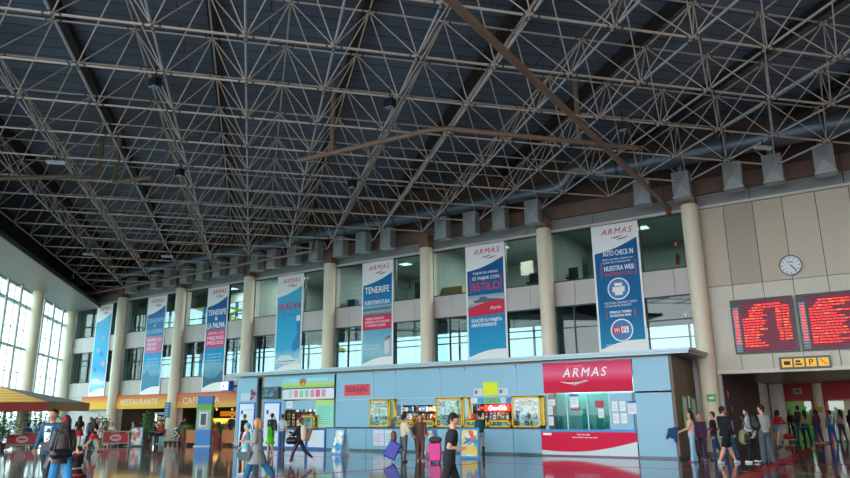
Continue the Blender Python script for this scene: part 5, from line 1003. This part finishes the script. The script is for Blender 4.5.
t = thing('shoulder_bag', 'grey flat bag carried between the man and the woman in puffer jacket', 'bag', (-15.0, 8.3, .62), face(10)); mb = MB(); mb.bar((-.06, 0, 0), (.06, 0, .38), .07, .2, up=(0, 1, 0)); mb.build('pouch', mat('#5d5f6a', .5), t); MB().path([(.06, 0, .36), (.08, .02, .6), (.02, .02, .75)], .012, 6).build('strap', mat('#2a2c30'), t)
pe('small child in black and red ruffled flamenco dress beside the woman in puffer jacket', -15.66, 9.3, 1.0, face(70), '#231a1e', 'long', .49, '#221a1c', 'ruffle', '#a01820', 'bun', '#201410', 0, (8, 4, -8, 8), ((20, 12, 40), (0, 12, 25)), 0, 10, 0, 1.15, fem=True, vox=.009)
t = thing('dress_frill', 'red frill around the shoulders and hem of the flamenco child', 'dress frill', (-15.66, 9.3, .26), face(70)); t.scale = (.86, .86, .86); mb = MB()
for z_, r_, nn in ((.0, .23, 28), (.09, .215, 28)):
    vs = [((r_ + (.018 if q % 2 else -.008)) * math.cos(2 * PI * q / nn), (r_ + (.018 if q % 2 else -.008)) * math.sin(2 * PI * q / nn), z_ + h_) for h_ in (0, .075) for q in range(nn)]; mb.add(vs, [(q, (q + 1) % nn, nn + (q + 1) % nn, nn + q) for q in range(nn)], 0, True)
mb.build('hem_frill', mat('#c01428', .7), t); MB().path([(-.12, -.06, .62), (-.1, .06, .6), (0, .1, .56), (.1, .06, .6), (.12, -.06, .62), (0, -.1, .66), (-.12, -.06, .62)], .026, 8).build('shoulder_frill', mat('#c01428', .7), t)
# behind them
pe('woman in black dotted top and red skirt, half hidden behind the flamenco child', -36.2, 21.4, 1.7, face(20), '#1c181a', 'short', .5, '#c01828', 'skirt', '#8a1820', 'long', '#3a2218', 0, (6, 4, -6, 6), ((0, 14, 20), (0, 14, 20)), fem=True, extra='dots')
pe('person in dark navy coat standing behind the woman with red skirt', -35.9, 21.9, 1.6, face(190), '#202a3c', 'long', .4, '#202838', 'trousers', '#1c1c1c', 'short', '#3a2c24'); pe('person in grey top next to the girl in red skirt', -34.9, 21.2, 1.64, face(90), '#6a6f78', 'long', .49, '#3a4250', 'trousers', '#222222', 'short', '#6a5a50')
pe('girl in black top and flared red skirt walking right with curly dark hair', -32.4, 19.95, 1.64, face(-80), '#1e1a1c', 'short', .5, '#c41a28', 'skirt', '#7a1820', 'long', '#33201a', 0, (22, 8, -24, 22), ((20, 12, 60), (10, 12, 50)), 4, 0, 6, fem=True, vox=.012)
# cafe entrance
def stroller(x, y, rz):
    t = thing('baby_stroller', 'black and white patterned baby stroller in front of the cafeteria', 'stroller', (x, y, 0), rz); fr = mat('#d8dce0', .3, .4)
    for a, b in ((-.25, -.3), (.25, -.3), (-.25, .35), (.25, .35)): w_ = MB(); w_.tube((a - .02, b, .1), (a + .02, b, .1), .1, n=14); w_.build('wheel', mat('#1c1c1e'), t)
    for s_ in (-.25, .25): MB().path([(s_, .35, .1), (s_, .1, .5), (s_, -.25, .85), (s_, -.4, 1.02)], .018, 8).build('side_frame', fr, t); MB().path([(s_, -.3, .1), (s_, 0, .45), (s_, .25, .62)], .016, 8).build('leg_frame', fr, t)
    MB().tube((-.25, -.4, 1.02), (.25, -.4, 1.02), .02, n=8).build('handle', mat('#1c1c1e'), t); sp = patch_mat('spotted_cloth', ['#1a1a1c', '#e8e8e8', '#202022', '#e0e0e0'], 14)
    MB().bar((0, -.2, .38), (0, .2, .34), .42, .06).build('seat', sp, t); MB().bar((0, -.22, .38), (0, -.36, .8), .42, .05, up=(0, 1, 0)).build('backrest', sp, t); h = MB(); h.sphere((0, -.15, .75), .27, 12, 6, 0, (.9, 1, .8)); h.build('hood', sp, t)
stroller(-36.2, 27.4, R(110))
pe('person in black bending over the stroller', -37.0, 28.4, 1.6, face(-40), '#18181c', 'short', .49, '#22262e', 'trousers', '#1c1c1c', 'short', '#1a1210', 0, (8, 6, 0, 6), ((40, 10, 30), (40, 10, 30)), 28)
pe('person in blue sitting near the yellow counter', -36.9, 30.6, 1.6, face(200), '#2050a8', 'short', .49, '#22262e', 'trousers', '#1c1c1c', 'short', '#1a1210', vox=.02)
pe('girl in crimson dress standing between totem and palm', -33.5, 28.0, 1.38, face(170), '#c02848', 'short', .42, '#b02040', 'skirt', '#8a2030', 'long', '#2a1a14', fem=True)
for i, (x, y, c, l) in enumerate(((-35.6, 31.3, '#1c1c24', 'tall person in black inside the cafe, just right of the totem'), (-34.7, 31.7, '#26303c', 'person in dark grey inside the cafe behind the palm'), (-33.9, 31.5, '#d0d4d8', 'person in white shirt inside the cafe above the palm'), (-33.0, 31.9, '#20242a', 'person in black at the right end of the cafe'), (-39.2, 32.6, '#e0e0dc', 'waiter in white behind the glowing counter left part'), (-35.3, 34.9, '#c8c0b4', 'waiter in beige behind the glowing counter right part'))):
    pe(l, x, y, 1.72 if i != 1 else 1.65, face([170, 30, 200, 0, 160, 170][i]), c, 'long' if i < 4 else 'short', .48, '#22262e', 'trousers', '#1c1c1c', ['short', 'long', 'bald', 'short', 'short', 'bob'][i], '#241812', vox=.02)
# at the stall, left end of the kiosk
pe('grey-haired man in dark jacket facing the tall white board at kiosk left end', -27.6, 25.1, 1.7, face(60), '#1e2228', 'long', .47, '#2a2e38', 'trousers', '#1c1c1c', 'short', '#5a5048')
pe('man in black jacket at the stall carrying a dark shoulder bag', -25.15, 24.6, 1.72, face(-10), '#1a1c22', 'long', .46, '#263046', 'trousers', '#2a2420', 'short', '#2a1e18', 0, (2, 0, 0, 2), ((10, 8, 40), (5, 12, 30)), 10, 0, 12)
pe('man in pale grey shirt and blue jeans at the stall counter', -24.2, 24.4, 1.67, face(-20), '#b8c0bc', 'short', .49, '#3a5070', 'trousers', '#8a5a38', 'short', '#3a2c24', 0, (0, 0, 0, 0), ((25, 8, 45), (5, 8, 20)), 4)
t = thing('shoulder_bag', 'dark bag hanging between the two men at the stall', 'bag', (-24.62, 24.3, .95)); MB().caps((0, 0, .1), (0, 0, .34), .13, .11, 12).build('pouch', mat('#3a3a44', .5), t); MB().path([(-.08, 0, .4), (0, 0, .62), (.08, 0, .4)], .012, 6).build('strap', mat('#2a2a30'), t)
COAT = (-13.75, 13.0)
pe('blonde woman in long grey coat walking left, blue jeans and red shoes', COAT[0], COAT[1], 1.6, face(88), '#8c8f8c', 'long', .3, '#1f5f8a', 'baggy', '#b81c28', 'bob', '#c08a50', 0, (22, 6, -24, 14), ((-2, 12, 92), (-14, 14, 66)), 4, 0, 6, 1.14, fem=True, vox=.009)
t = thing('saddle_bag', 'dark teal saddle bag hanging on the grey coat of the blonde woman', 'bag', (-13.86, 12.66, .66), face(88)); mb = MB(); mb.prism([(.17 * math.cos(a), .13 * math.sin(a)) for a in [PI + PI * q / 10 for q in range(11)]] + [(.17, .08), (-.17, .08)], -.05, .05); o = mb.build('pouch', mat('#1f3f48', .4), t); o.rotation_euler = (0, 0, R(90)); MB().path([(0, -.15, .05), (.05, -.22, .4), (.1, -.1, .72)], .012, 6).build('strap', mat('#3a3430'), t)
pe('girl in turquoise patterned clothes mostly hidden behind the grey coat', -15.6, 14.3, 1.42, face(95), patch_mat('turquoise_print', ['#48c8d8', '#68d4e0', '#d890b0', '#58ccd8', '#e0c8d8'], 10), 'short', .42, '#d8a8c0', 'hotpants', '#d8d8d8', 'short', '#2fb0c0', 0, (5, 3, -8, 8), ((25, 14, 50), (10, 14, 30)), fem=True)
pe('dark haired girl in bright green top behind the grey coat', -21.7, 21.2, 1.42, face(60), '#58c828', 'long', .34, '#60c830', 'hotpants', '#c8a080', 'long', '#17120f', 0, (4, 2, -6, 6), fem=True)
pe('woman in black top and dark track trousers with pink stripe walking left', -17.3, 18.3, 1.58, face(85), '#18181c', 'long', .5, '#22262e', 'leggings', '#c8ccd0', 'bun', '#6a4a34', 0, (26, 10, -26, 24), ((30, 10, 80), (20, 10, 60)), 3, 0, 14, fem=True, stripe='#c85a78')
t = thing('handbag', 'black handbag of the woman with pink striped trousers', 'bag', (-17.42, 18.05, .66), face(85)); MB().caps((0, -.1, .12), (0, .1, .12), .12, .12, 12).build('pouch', mat('#14141a', .4), t); MB().path([(0, -.1, .2), (0, 0, .62), (0, .1, .2)], .012, 6).build('strap', mat('#14141a'), t)
t = thing('folded_jacket', 'beige and tan jacket carried by the woman with pink striped trousers', 'jacket', (-17.0, 18.2, .82), face(85)); a_ = MB(); a_.caps((0, 0, .05), (.02, .02, .38), .1, .11, 10); o = a_.build('beige_cloth', mat('#d0c0ae', .9), t); a_ = MB(); a_.caps((.1, -.08, .0), (.16, -.18, .3), .09, .07, 10); a_.caps((.15, -.18, .28), (.2, -.1, .12), .06, .05, 10); a_.build('tan_sleeve', mat('#a87850', .9), t)
# the travellers in the middle
pe('woman in cream jumper and grey camouflage trousers facing right', -14.5, 20.65, 1.6, face(-50), '#d8cdb0', 'long', .5, patch_mat('camouflage', ['#4a5052', '#6a7070', '#3a4042', '#5a6262'], 14), 'baggy', '#1c2630', 'curly', '#2a1c16', 0, (3, 2, -3, 3), ((6, 10, 25), (15, 10, 35)), 2, 0, 4, fem=True)
t = thing('handbag', 'brown handbag at the side of the woman in cream jumper', 'bag', (-14.78, 20.42, .66)); MB().caps((0, 0, .1), (0, 0, .3), .11, .1, 12).build('pouch', mat('#7a4228', .5), t); MB().path([(-.06, 0, .36), (0, 0, .66), (.06, 0, .36)], .012, 6).build('strap', mat('#5a3420'), t)
pe('girl in navy clothes and pale pink shoes between the cream and brown women', -15.2, 22.6, 1.55, face(150), '#1e2840', 'long', .48, '#1c2438', 'leggings', '#d8a8b0', 'long', '#20140e', 0, (3, 2, -3, 3), fem=True)
pe('woman with long hair in all brown suit holding out one hand', -14.2, 21.25, 1.62, face(190), '#6a4a3a', 'long', .47, '#6e5040', 'flare', '#c8b8a8', 'long', '#6a4028', 0, (3, 1, -3, 2), ((18, 12, 35), (10, 38, 25)), 2, 0, 4, fem=True, vox=.011)
def suitcase(label, x, y, rz, col, h, w_, tilt=0, handle=True):
    t = thing('suitcase', label, 'suitcase', (x, y, 0), rz); t.rotation_euler = (0, R(tilt), rz); t.location.z = math.sin(R(tilt)) * w_ * .42; d = .24
    b_ = MB(); b_.box(-w_ / 2, w_ / 2, -d / 2, d / 2, .06, h); o = b_.build('shell', mat(col, .35), t); md = o.modifiers.new('round', 'BEVEL'); md.width = .05; md.segments = 4
    for q in range(5): MB().box(-w_ * .36 + q * w_ * .18 - .008, -w_ * .36 + q * w_ * .18 + .008, -d / 2 - .008, -d / 2 + .002, .14, h - .08).build('rib', mat(col, .3), t)
    for a, b in ((-1, -1), (1, -1), (-1, 1), (1, 1)): MB().tube((a * (w_ / 2 - .06) - .015, b * (d / 2 - .05), .035), (a * (w_ / 2 - .06) + .015, b * (d / 2 - .05), .035), .035, n=12).build('wheel', mat('#1c1c20'), t)
    MB().path([(-.08, d / 2 - .05, h), (-.08, d / 2 - .05, h + (.3 if handle else .05)), (.08, d / 2 - .05, h + (.3 if handle else .05)), (.08, d / 2 - .05, h)], .01, 6).build('handle', mat('#4a4c52', .3, .6), t)
suitcase('deep blue wheeled suitcase tilted left of the woman in cream', -14.95, 20.3, R(33), '#1528a8', .66, .44, 28); suitcase('magenta pink wheeled suitcase beside the woman in brown', -13.2, 20.7, R(25), '#e01088', .66, .4, 0, True)
t = thing('travel_bag', 'small brown bag lying on top of the magenta suitcase', 'bag', (-13.2, 20.7, .66), R(25)); MB().caps((-.13, 0, .1), (.13, 0, .1), .1, .1, 12).build('pouch', mat('#4a3a34', .7), t); MB().path([(-.1, 0, .18), (0, 0, .26), (.1, 0, .18)], .012, 6).build('strap', mat('#2f2622'), t)
pe('young man in black t-shirt and black trousers walking right, looking at a phone', -6.82, 11.15, 1.68, face(-84), '#151b22', 'short', .455, '#14171b', 'trousers', '#1c1c1c', 'short', '#17110e', 0, (20, 4, -14, 10), ((-20, 6, 104), (-22, 6, 106)), 9, 0, 20, 1.0, vox=.009)
t = thing('phone', 'phone held in the hands of the young man in black', 'phone', (-6.25, 11.2, .0), face(-80)); t.location = Vector((-6.82, 11.15, 1.12)) + Vector((math.cos(face(-80) + PI / 2), math.sin(face(-80) + PI / 2), 0)) * .33; MB().bar((0, -.05, -.02), (0, .07, .05), .072, .01).build('body', mat('#1a1c20', .3), t); MB().bar((0, -.045, -.01), (0, .06, .053), .062, .004).build('screen', mat('#3a4a5a', .2), t)
pe('woman in dark green cardigan, denim shorts and brown boots at the sweet counter', -13.35, 24.2, 1.68, face(12), '#0f4f48', 'long', .5, '#8fb0d0', 'hotpants', 'boot', 'bun', '#17120f', 0, (2, 1, -3, 3), ((20, 6, 50), (20, 6, 50)), fem=True, w=1.0)
pe('shop assistant inside the left shop opening behind the counter', -17.7, 26.75, 1.62, R(180), '#c8c0c4', 'long', .49, '#2a2e38', 'trousers', '#1c1c1c', 'long', '#7a4a34', fem=True)
pe('shop assistant in turquoise inside the juice stall', -24.9, 26.7, 1.68, R(170), '#2fa0b0', 'short', .49, '#2a2e38', 'trousers', '#1c1c1c', 'short', '#2a1c14')
# right of the kiosk
pe('girl in pale pink t-shirt, light flared jeans and red shoes holding a blue jacket', -5.6, 24.75, 1.63, face(75), '#e0b4a4', 'short', .5, '#8fb8d4', 'flare', '#b01c24', 'long', '#3a241a', 0, (3, 1, -4, 3), ((26, 14, 40), (22, 12, 50)), 0, 0, 2, fem=True, vox=.012)
t = thing('denim_jacket', 'blue jacket held out by the girl in pale pink t-shirt', 'jacket', (-6.1, 24.45, .75), R(20)); a_ = MB(); a_.caps((.14, 0, .32), (-.12, 0, .26), .07, .08, 10); a_.caps((-.1, 0, .25), (-.22, 0, .02), .08, .05, 10); a_.caps((.04, 0, .26), (.05, 0, -.08), .08, .06, 10); a_.caps((-.02, 0, .25), (-.06, .02, .05), .08, .06, 10); o = a_.build('cloth', mat('#1c3f70', .8), t); remesh(o, .015)
pe('blonde girl in dark top and purple trousers behind the girl in pink', -5.42, 25.35, 1.56, face(150), '#4a2a4a', 'long', .48, '#3a2440', 'leggings', '#8a8088', 'long', '#a8784a', fem=True)
pe('person in black hooded top with pink band and jeans by the cream column', -5.12, 25.9, 1.6, face(70), '#1c161c', 'long', .48, '#28506e', 'trousers', '#3a3a40', 'short', '#3a2a20', 0, (4, 2, -14, 10)); t = thing('pink_scarf', 'pink band around the waist of the person in black hooded top', 'scarf', (-5.12, 25.9, .98)); MB().tube((0, 0, 0), (0, 0, .09), .165, .16, 20).build('band', mat('#a82a5a', .9), t)
pe('person in light blue denim mostly hidden behind the man in black shorts', -4.85, 27.2, 1.56, face(20), '#8fa8b8', 'long', .48, '#2a5a8a', 'trousers', '#3a3a40', 'short', '#3a2a20')
pe('tall young man in navy hooded jacket, black shorts and white trainers', -4.5, 24.5, 1.85, face(-72), '#10141e', 'long', .45, '#0e0e10', 'shorts', '#e0e4e8', 'short', '#1c120e', 0, (27, 4, -24, 4), ((8, 6, 40), (4, 6, 34)), 0, 0, 3, 1.12, vox=.012)
t = thing('shirt_hem', 'pale blue shirt hem showing under the navy hooded jacket', 'shirt', (-4.5, 24.5, .76), face(-62)); MB().loft([((0, -.0, 0), .195, .15), ((0, 0, .07), .19, .145)], 20).build('hem', mat('#9cc4d8', .8), t)
pe('boy in white jacket and black trousers carrying an olive bag', -3.86, 25.15, 1.7, face(55), '#e4e6ec', 'long', .45, '#15161a', 'trousers', '#d8d8d8', 'short', '#17100c', 0, (6, 3, -8, 8), ((6, 10, 20), (10, 10, 40)), 3, 0, 10)
t = thing('shoulder_bag', 'olive and black bag hanging from the boy in white jacket', 'bag', (-4.0, 24.85, .6), R(30)); mb = MB(); mb.caps((0, 0, .14), (0, 0, .3), .17, .15, 14); o = mb.build('pouch', mat('#8a8f6c', .8), t); MB().caps((.02, -.12, .12), (.02, -.12, .26), .09, .07, 12).build('black_flap', mat('#15161a'), t); MB().path([(0, .05, .4), (.08, .1, .75), (.05, .2, .85)], .014, 6).build('strap', mat('#6a6f50'), t)
pe('man in grey t-shirt and slate trousers with black backpack, hand in pocket', -3.38, 24.8, 1.8, face(15), '#a8aaa6', 'short', .48, '#48545c', 'baggy', '#1c1c20', 'short', '#1c140f', 0, (4, 2, -6, 6), ((4, 12, 30), (8, 18, 50)), 2, 20, 2, 1.06, vox=.012)
t = thing('backpack', 'black backpack on the man in grey t-shirt', 'backpack', (-3.60, 24.61, 1.05), face(15)); mb = MB(); mb.caps((0, -.02, .12), (0, -.0, .36), .15, .13, 14); o = mb.build('main_bag', mat('#12151c', .6), t); MB().caps((0, -.12, .08), (0, -.12, .2), .09, .08, 12).build('front_pocket', mat('#1a1e26', .6), t)
for s_ in (-1, 1): MB().path([(s_ * .1, .02, .42), (s_ * .11, .2, .5), (s_ * .12, .34, .3), (s_ * .12, .26, .05), (s_ * .1, .05, .02)], .016, 6).build('strap', mat('#12151c'), t)
pe('woman in red jumper and denim shorts leaning forward in the exit passage', -4.35, 35.9, 1.66, face(-70), '#b81420', 'long', .5, '#5f8aa8', 'hotpants', '#3a2a28', 'bob', '#20140f', 0, (12, 4, -10, 8), ((44, 8, 16), (30, 10, 60)), 16, 0, 10, fem=True, vox=.014)
t = thing('luggage_trolley', 'luggage trolley with red and black bags in the exit passage', 'trolley', (-4.5, 41.3, 0), R(20)); fr = mat('#a8a8a8', .3, .6); MB().box(-.25, .25, -.3, .3, .12, .15).build('platform', fr, t)
for a in (-.25, .25): MB().path([(a, .3, .12), (a, .34, .95)], .016, 8).build('upright', fr, t); MB().tube((a - .02, .2, .06), (a + .02, .2, .06), .06, n=12).build('wheel', M_dk, t)
MB().tube((-.25, .34, .95), (.25, .34, .95), .02, n=8).build('handle', mat('#b01820'), t); MB().tube((-.02, -.25, .06), (.02, -.25, .06), .06, n=12).build('wheel', M_dk, t)
t = thing('travel_bag', 'red bag on the luggage trolley in the exit passage', 'bag', (-4.5, 41.3, .15), R(20)); MB().caps((-.12, 0, .15), (.12, 0, .15), .14, .14, 12).build('pouch', mat('#b01c24', .7), t); MB().path([(-.1, 0, .28), (0, 0, .38), (.1, 0, .28)], .012, 6).build('strap', mat('#5a1014'), t)
EX = [('woman in black jacket with a red bag in the left doorway', -4.5, 43.2, 1.64, 200, '#24242a', 'long', '#1c1c22', 'leggings', 'long', '#8a4a34'), ('tall man in dark olive jacket in front of the left doorway', -4.05, 42.6, 1.85, 30, '#34382a', 'long', '#2f4a68', 'trousers', 'short', '#1c1410'), ('woman in beige top with jeans tied at her waist near the doorways', -3.7, 41.9, 1.62, 10, '#a88c74', 'long', '#1c1c20', 'leggings', 'long', '#2a1a14'),
      ('woman in purple and grey jumper walking to the doors', -3.1, 40.9, 1.64, 15, '#5a2440', 'long', '#223a58', 'trousers', 'bob', '#3a1c24'), ('boy in checked shirt, bright blue trousers and white braces', -2.42, 40.0, 1.6, 5, '#4f6a84', 'long', '#1a4a90', 'trousers', 'short', '#1c140f'), ('woman in dusty pink top at the right doorway', -2.15, 43.3, 1.64, 30, '#c09090', 'long', '#5a2a5a', 'leggings', 'long', '#2a1a14'), ('person in black jacket and purple trousers cut by the right picture edge', -1.65, 43.0, 1.62, -60, '#18161a', 'long', '#6a2a6a', 'trousers', 'long', '#1c120e')]
for l, x, y, h_, f_, c, sl, b_, kd, hr, hc in EX: pe(l, x, y, h_, face(f_), c, sl, .48, b_, kd, '#d0d0d4' if 'purple and' in l else '#222226', hr, hc, 0, (8, 4, -8, 8), ((5, 9, 25), (-4, 9, 20)), fem='woman' in l, vox=.017)
t = thing('shoulder_bag', 'red bag of the woman in black jacket at the left doorway', 'bag', (-4.28, 43.0, .85)); MB().caps((0, 0, .1), (0, 0, .32), .12, .1, 12).build('pouch', mat('#b81820', .6), t); MB().path([(-.06, 0, .38), (0, 0, .62), (.06, 0, .38)], .012, 6).build('strap', mat('#5a1014'), t)
t = thing('tied_jacket', 'blue denim jacket tied around the waist of the woman in beige', 'jacket', (-3.7, 41.9, .72)); MB().loft([((0, 0, 0), .2, .17), ((0, 0, .16), .185, .15), ((0, 0, .22), .17, .13)], 18).build('cloth', mat('#3a5f80', .8), t)
t = thing('braces', 'white braces crossing the back of the boy in checked shirt', 'braces', (-2.42, 40.0, .95), face(5)); MB().path([(-.06, -.13, 0), (.05, -.15, .3), (.07, -.09, .43)], .014, 6).build('strap', WHT, t); MB().path([(.06, -.13, 0), (-.05, -.15, .3), (-.07, -.09, .43)], .014, 6).build('strap', WHT, t)

# ------------------------------------------------------------------ inside the offices, and outdoors
LP = mat('#dff0f4', .5, emit='#d8f0f8', strength=.35)
for q, (x, y) in enumerate(((-8.63, 32.3), (-13.2, 31.9), (-16.0, 31.9), (-19.5, 31.2), (-22.6, 32.4), (-26.8, 31.6), (-37.0, 31.9), (-30.5, 32))):
    t = thing('ceiling_panel_light', 'pale ceiling light panel in the upper office ' + ['right of the check-in banner', 'right of the second right column', 'right of the card banner', 'left of the card banner', 'right of the beach couple banner', 'left of the beach couple banner', 'left of the pink block banner', 'left of the cruise ship banner'][q], 'ceiling light', (x, y, 10.22)); MB().box(-.32, .32, -.32, .32, 0, .08).build('frame', M_white, t); MB().box(-.29, .29, -.29, .29, -.01, 0).build('diffuser', LP, t)
    l = bpy.data.lights.new('panel_light', 'AREA'); l.size = .55; l.energy = 42; l.color = (1, 1, .96); o = bpy.data.objects.new('panel_light', l); COL.objects.link(o); o.parent = t; o.location = (0, 0, -.03)
def ochair(label, x, y, z): t = thing('office_chair', label, 'chair', (x, y, z)); MB().box(-.24, .24, -.22, .22, .42, .5).build('seat', mat('#22262c', .7), t); MB().box(-.23, .23, .2, .26, .5, 1.0).build('backrest', mat('#22262c', .7), t); MB().tube((0, 0, .06), (0, 0, .42), .03, n=8).build('pedestal', M_frame, t); MB().box(-.25, .25, -.03, .03, 0, .06).box(-.03, .03, -.25, .25, 0, .06).build('base', M_frame, t); MB().box(-.28, -.24, -.15, .2, .62, .66).build('armrest', M_frame, t); MB().box(.24, .28, -.15, .2, .62, .66).build('armrest', M_frame, t)
for x, y, l in ((-15.35, 30.2, 'dark office chair in the upper window right of the card banner'), (-13.6, 30.3, 'dark office chair beside the second right column, upper window'), (-11.5, 30.2, 'dark office chair at the left of the upper window beside the check-in banner')): ochair(l, x, y, 7.3)
for nm, l, cat_, x, y, z, w_, h_, hx in (('notice_board', 'white notice board with red frame in the upper office window', 'board', -15.3, 33.5, 8.9, .7, .75, '#b8a49c'), ('office_cabinet', 'low beige cabinet inside the upper window left of the card banner', 'cabinet', -18.2, 30.4, 7.3, 1.2, .8, '#a8885c'), ('copier', 'dark office machine inside the upper window beside the beach couple banner', 'machine', -20.6, 31.0, 7.3, .8, 1.45, '#2a3844'), ('office_cabinet', 'dark low cabinet inside the upper window left of the third column', 'cabinet', -20.0, 30.1, 7.3, .7, .6, '#35302c'), ('wall_panel_board', 'teal office partition in the upper window left of the check-in banner', 'partition', -11.3, 33.6, 8.5, 1.3, 1.1, '#4a6a70'), ('armchair', 'blue armchair inside the upper window left of the beach couple banner', 'seat', -24.9, 30.2, 7.3, .55, .75, '#26406a')):
    t = thing(nm, l, cat_, (x, y, z)); MB().box(-w_ / 2, w_ / 2, 0, .06 if 'board' in nm else .4, 0, h_).build('body', mat(hx, .6), t); MB().box(-w_ / 2 + .05, w_ / 2 - .05, -.015, 0, .06, h_ - .06).build('front_face', mat('#8c847c' if nm == 'notice_board' else hx, .5), t)
for q, (x, z) in enumerate(((-27.3, 9.1), (-26.6, 9.05))): t = thing('framed_picture', ['left', 'right'][q] + ' framed picture on the office wall by the beach couple banner', 'picture', (x + 1.2, FB - .02, z + .6)); MB().box(-.26, .26, -.04, 0, 0, .5).build('frame', mat('#4a4038'), t); MB().box(-.2, .2, -.05, -.04, .06, .44).build('print', mat('#a8a090'), t)
for q, (x, z, l) in enumerate(((-6.85, 8.75, 'red emergency sign in the upper window nearest the taupe wall'), (-6.85, 7.95, 'red fire extinguisher in the upper window nearest the taupe wall'), (-6.75, 5.55, 'red emergency sign in the lower window nearest the taupe wall'))):
    t = thing('fire_extinguisher' if q == 1 else 'safety_sign', l, 'extinguisher' if q == 1 else 'sign', (x, 31.0, z))
    if q == 1: MB().tube((0, 0, 0), (0, 0, .42), .08, n=12).build('cylinder', mat('#c01c18', .4), t); MB().tube((0, 0, .42), (0, 0, .5), .03, n=8).build('valve', M_dk, t); MB().path([(0, 0, .48), (.1, 0, .4), (.11, 0, .15)], .012, 6).build('hose', M_dk, t)
    else: MB().box(-.12, .12, 0, .02, 0, .3).build('plate', mat('#c82018', .5, emit='#c82018', strength=.0), t); MB().box(-.04, .04, -.005, 0, .07, .23).build('symbol', WHT, t)
for q, (b_, h_) in enumerate(((38, 4.2), (43, 3.6), (47, 4.6), (52, 4.0), (57, 3.4))):
    p = ab(GA - 7 - q % 2, b_); t = thing('outdoor_tree', 'green tree outside the glass wall, %s from the left' % ['first', 'second', 'third', 'fourth', 'fifth'][q], 'tree', (p.x, p.y, -.17)); MB().path([(0, 0, 0), (.1, .05, h_ * .5), (0, 0, h_ * .8)], .1, 8).build('trunk', mat('#5a4a38'), t); mb = MB(); leafball(mb, (0, 0, h_ * .68), (1.5, h_ * .36), 700, .35); mb.build('crown', LF[q % 3], t)
t = thing('harbour_crane', 'lattice harbour crane with yellow boom seen through the left windows', 'crane', (-74, 62, -.17)); BL = mat('#5f8fb0', .5); cm = MB()
for a, b in ((-1.5, -1.5), (1.5, -1.5), (-1.5, 1.5), (1.5, 1.5)): cm.bar((a, b, 0), (a, b, 26), .3, .3)
for q in range(8):
    z = q * 3.2; s_ = 1 if q % 2 else -1; cm.bar((-1.5 * s_, -1.5, z), (1.5 * s_, -1.5, z + 3.2), .18, .18).bar((-1.5, -1.5 * s_, z), (-1.5, 1.5 * s_, z + 3.2), .18, .18).bar((-1.5, -1.5, z), (1.5, -1.5, z), .15, .15)
cm.build('tower', BL, t); bm_ = MB(); bm_.bar((-14, 0, 19), (22, 0, 9), .5, .5).bar((-14, 0, 20.5), (22, 0, 10.2), .3, .3)
for q in range(12): x = -14 + 3 * q; z = 19 - 10 * q / 12; bm_.bar((x, 0, z), (x + 3, 0, z + .6), .2, .2)
bm_.build('boom', mat('#e0b030', .5), t)

lamp('warm fill lamp added over the cafe counter, left half', -39.5, 32.0, 2.52, 26, 1.6, .3, (1, .82, .6)); lamp('warm fill lamp added over the cafe counter, right half', -33.5, 32.0, 2.52, 26, 1.6, .3, (1, .82, .6)); lamp('added fill lamp beyond the red doorways, left one', -4.3, 47, 3.0, 8, 1.4, .3); lamp('added fill lamp beyond the red doorways, right one', -.8, 47, 3.0, 8, 1.4, .3)  # unseen fill lamps, put in to brighten the cafe and doorway rooms
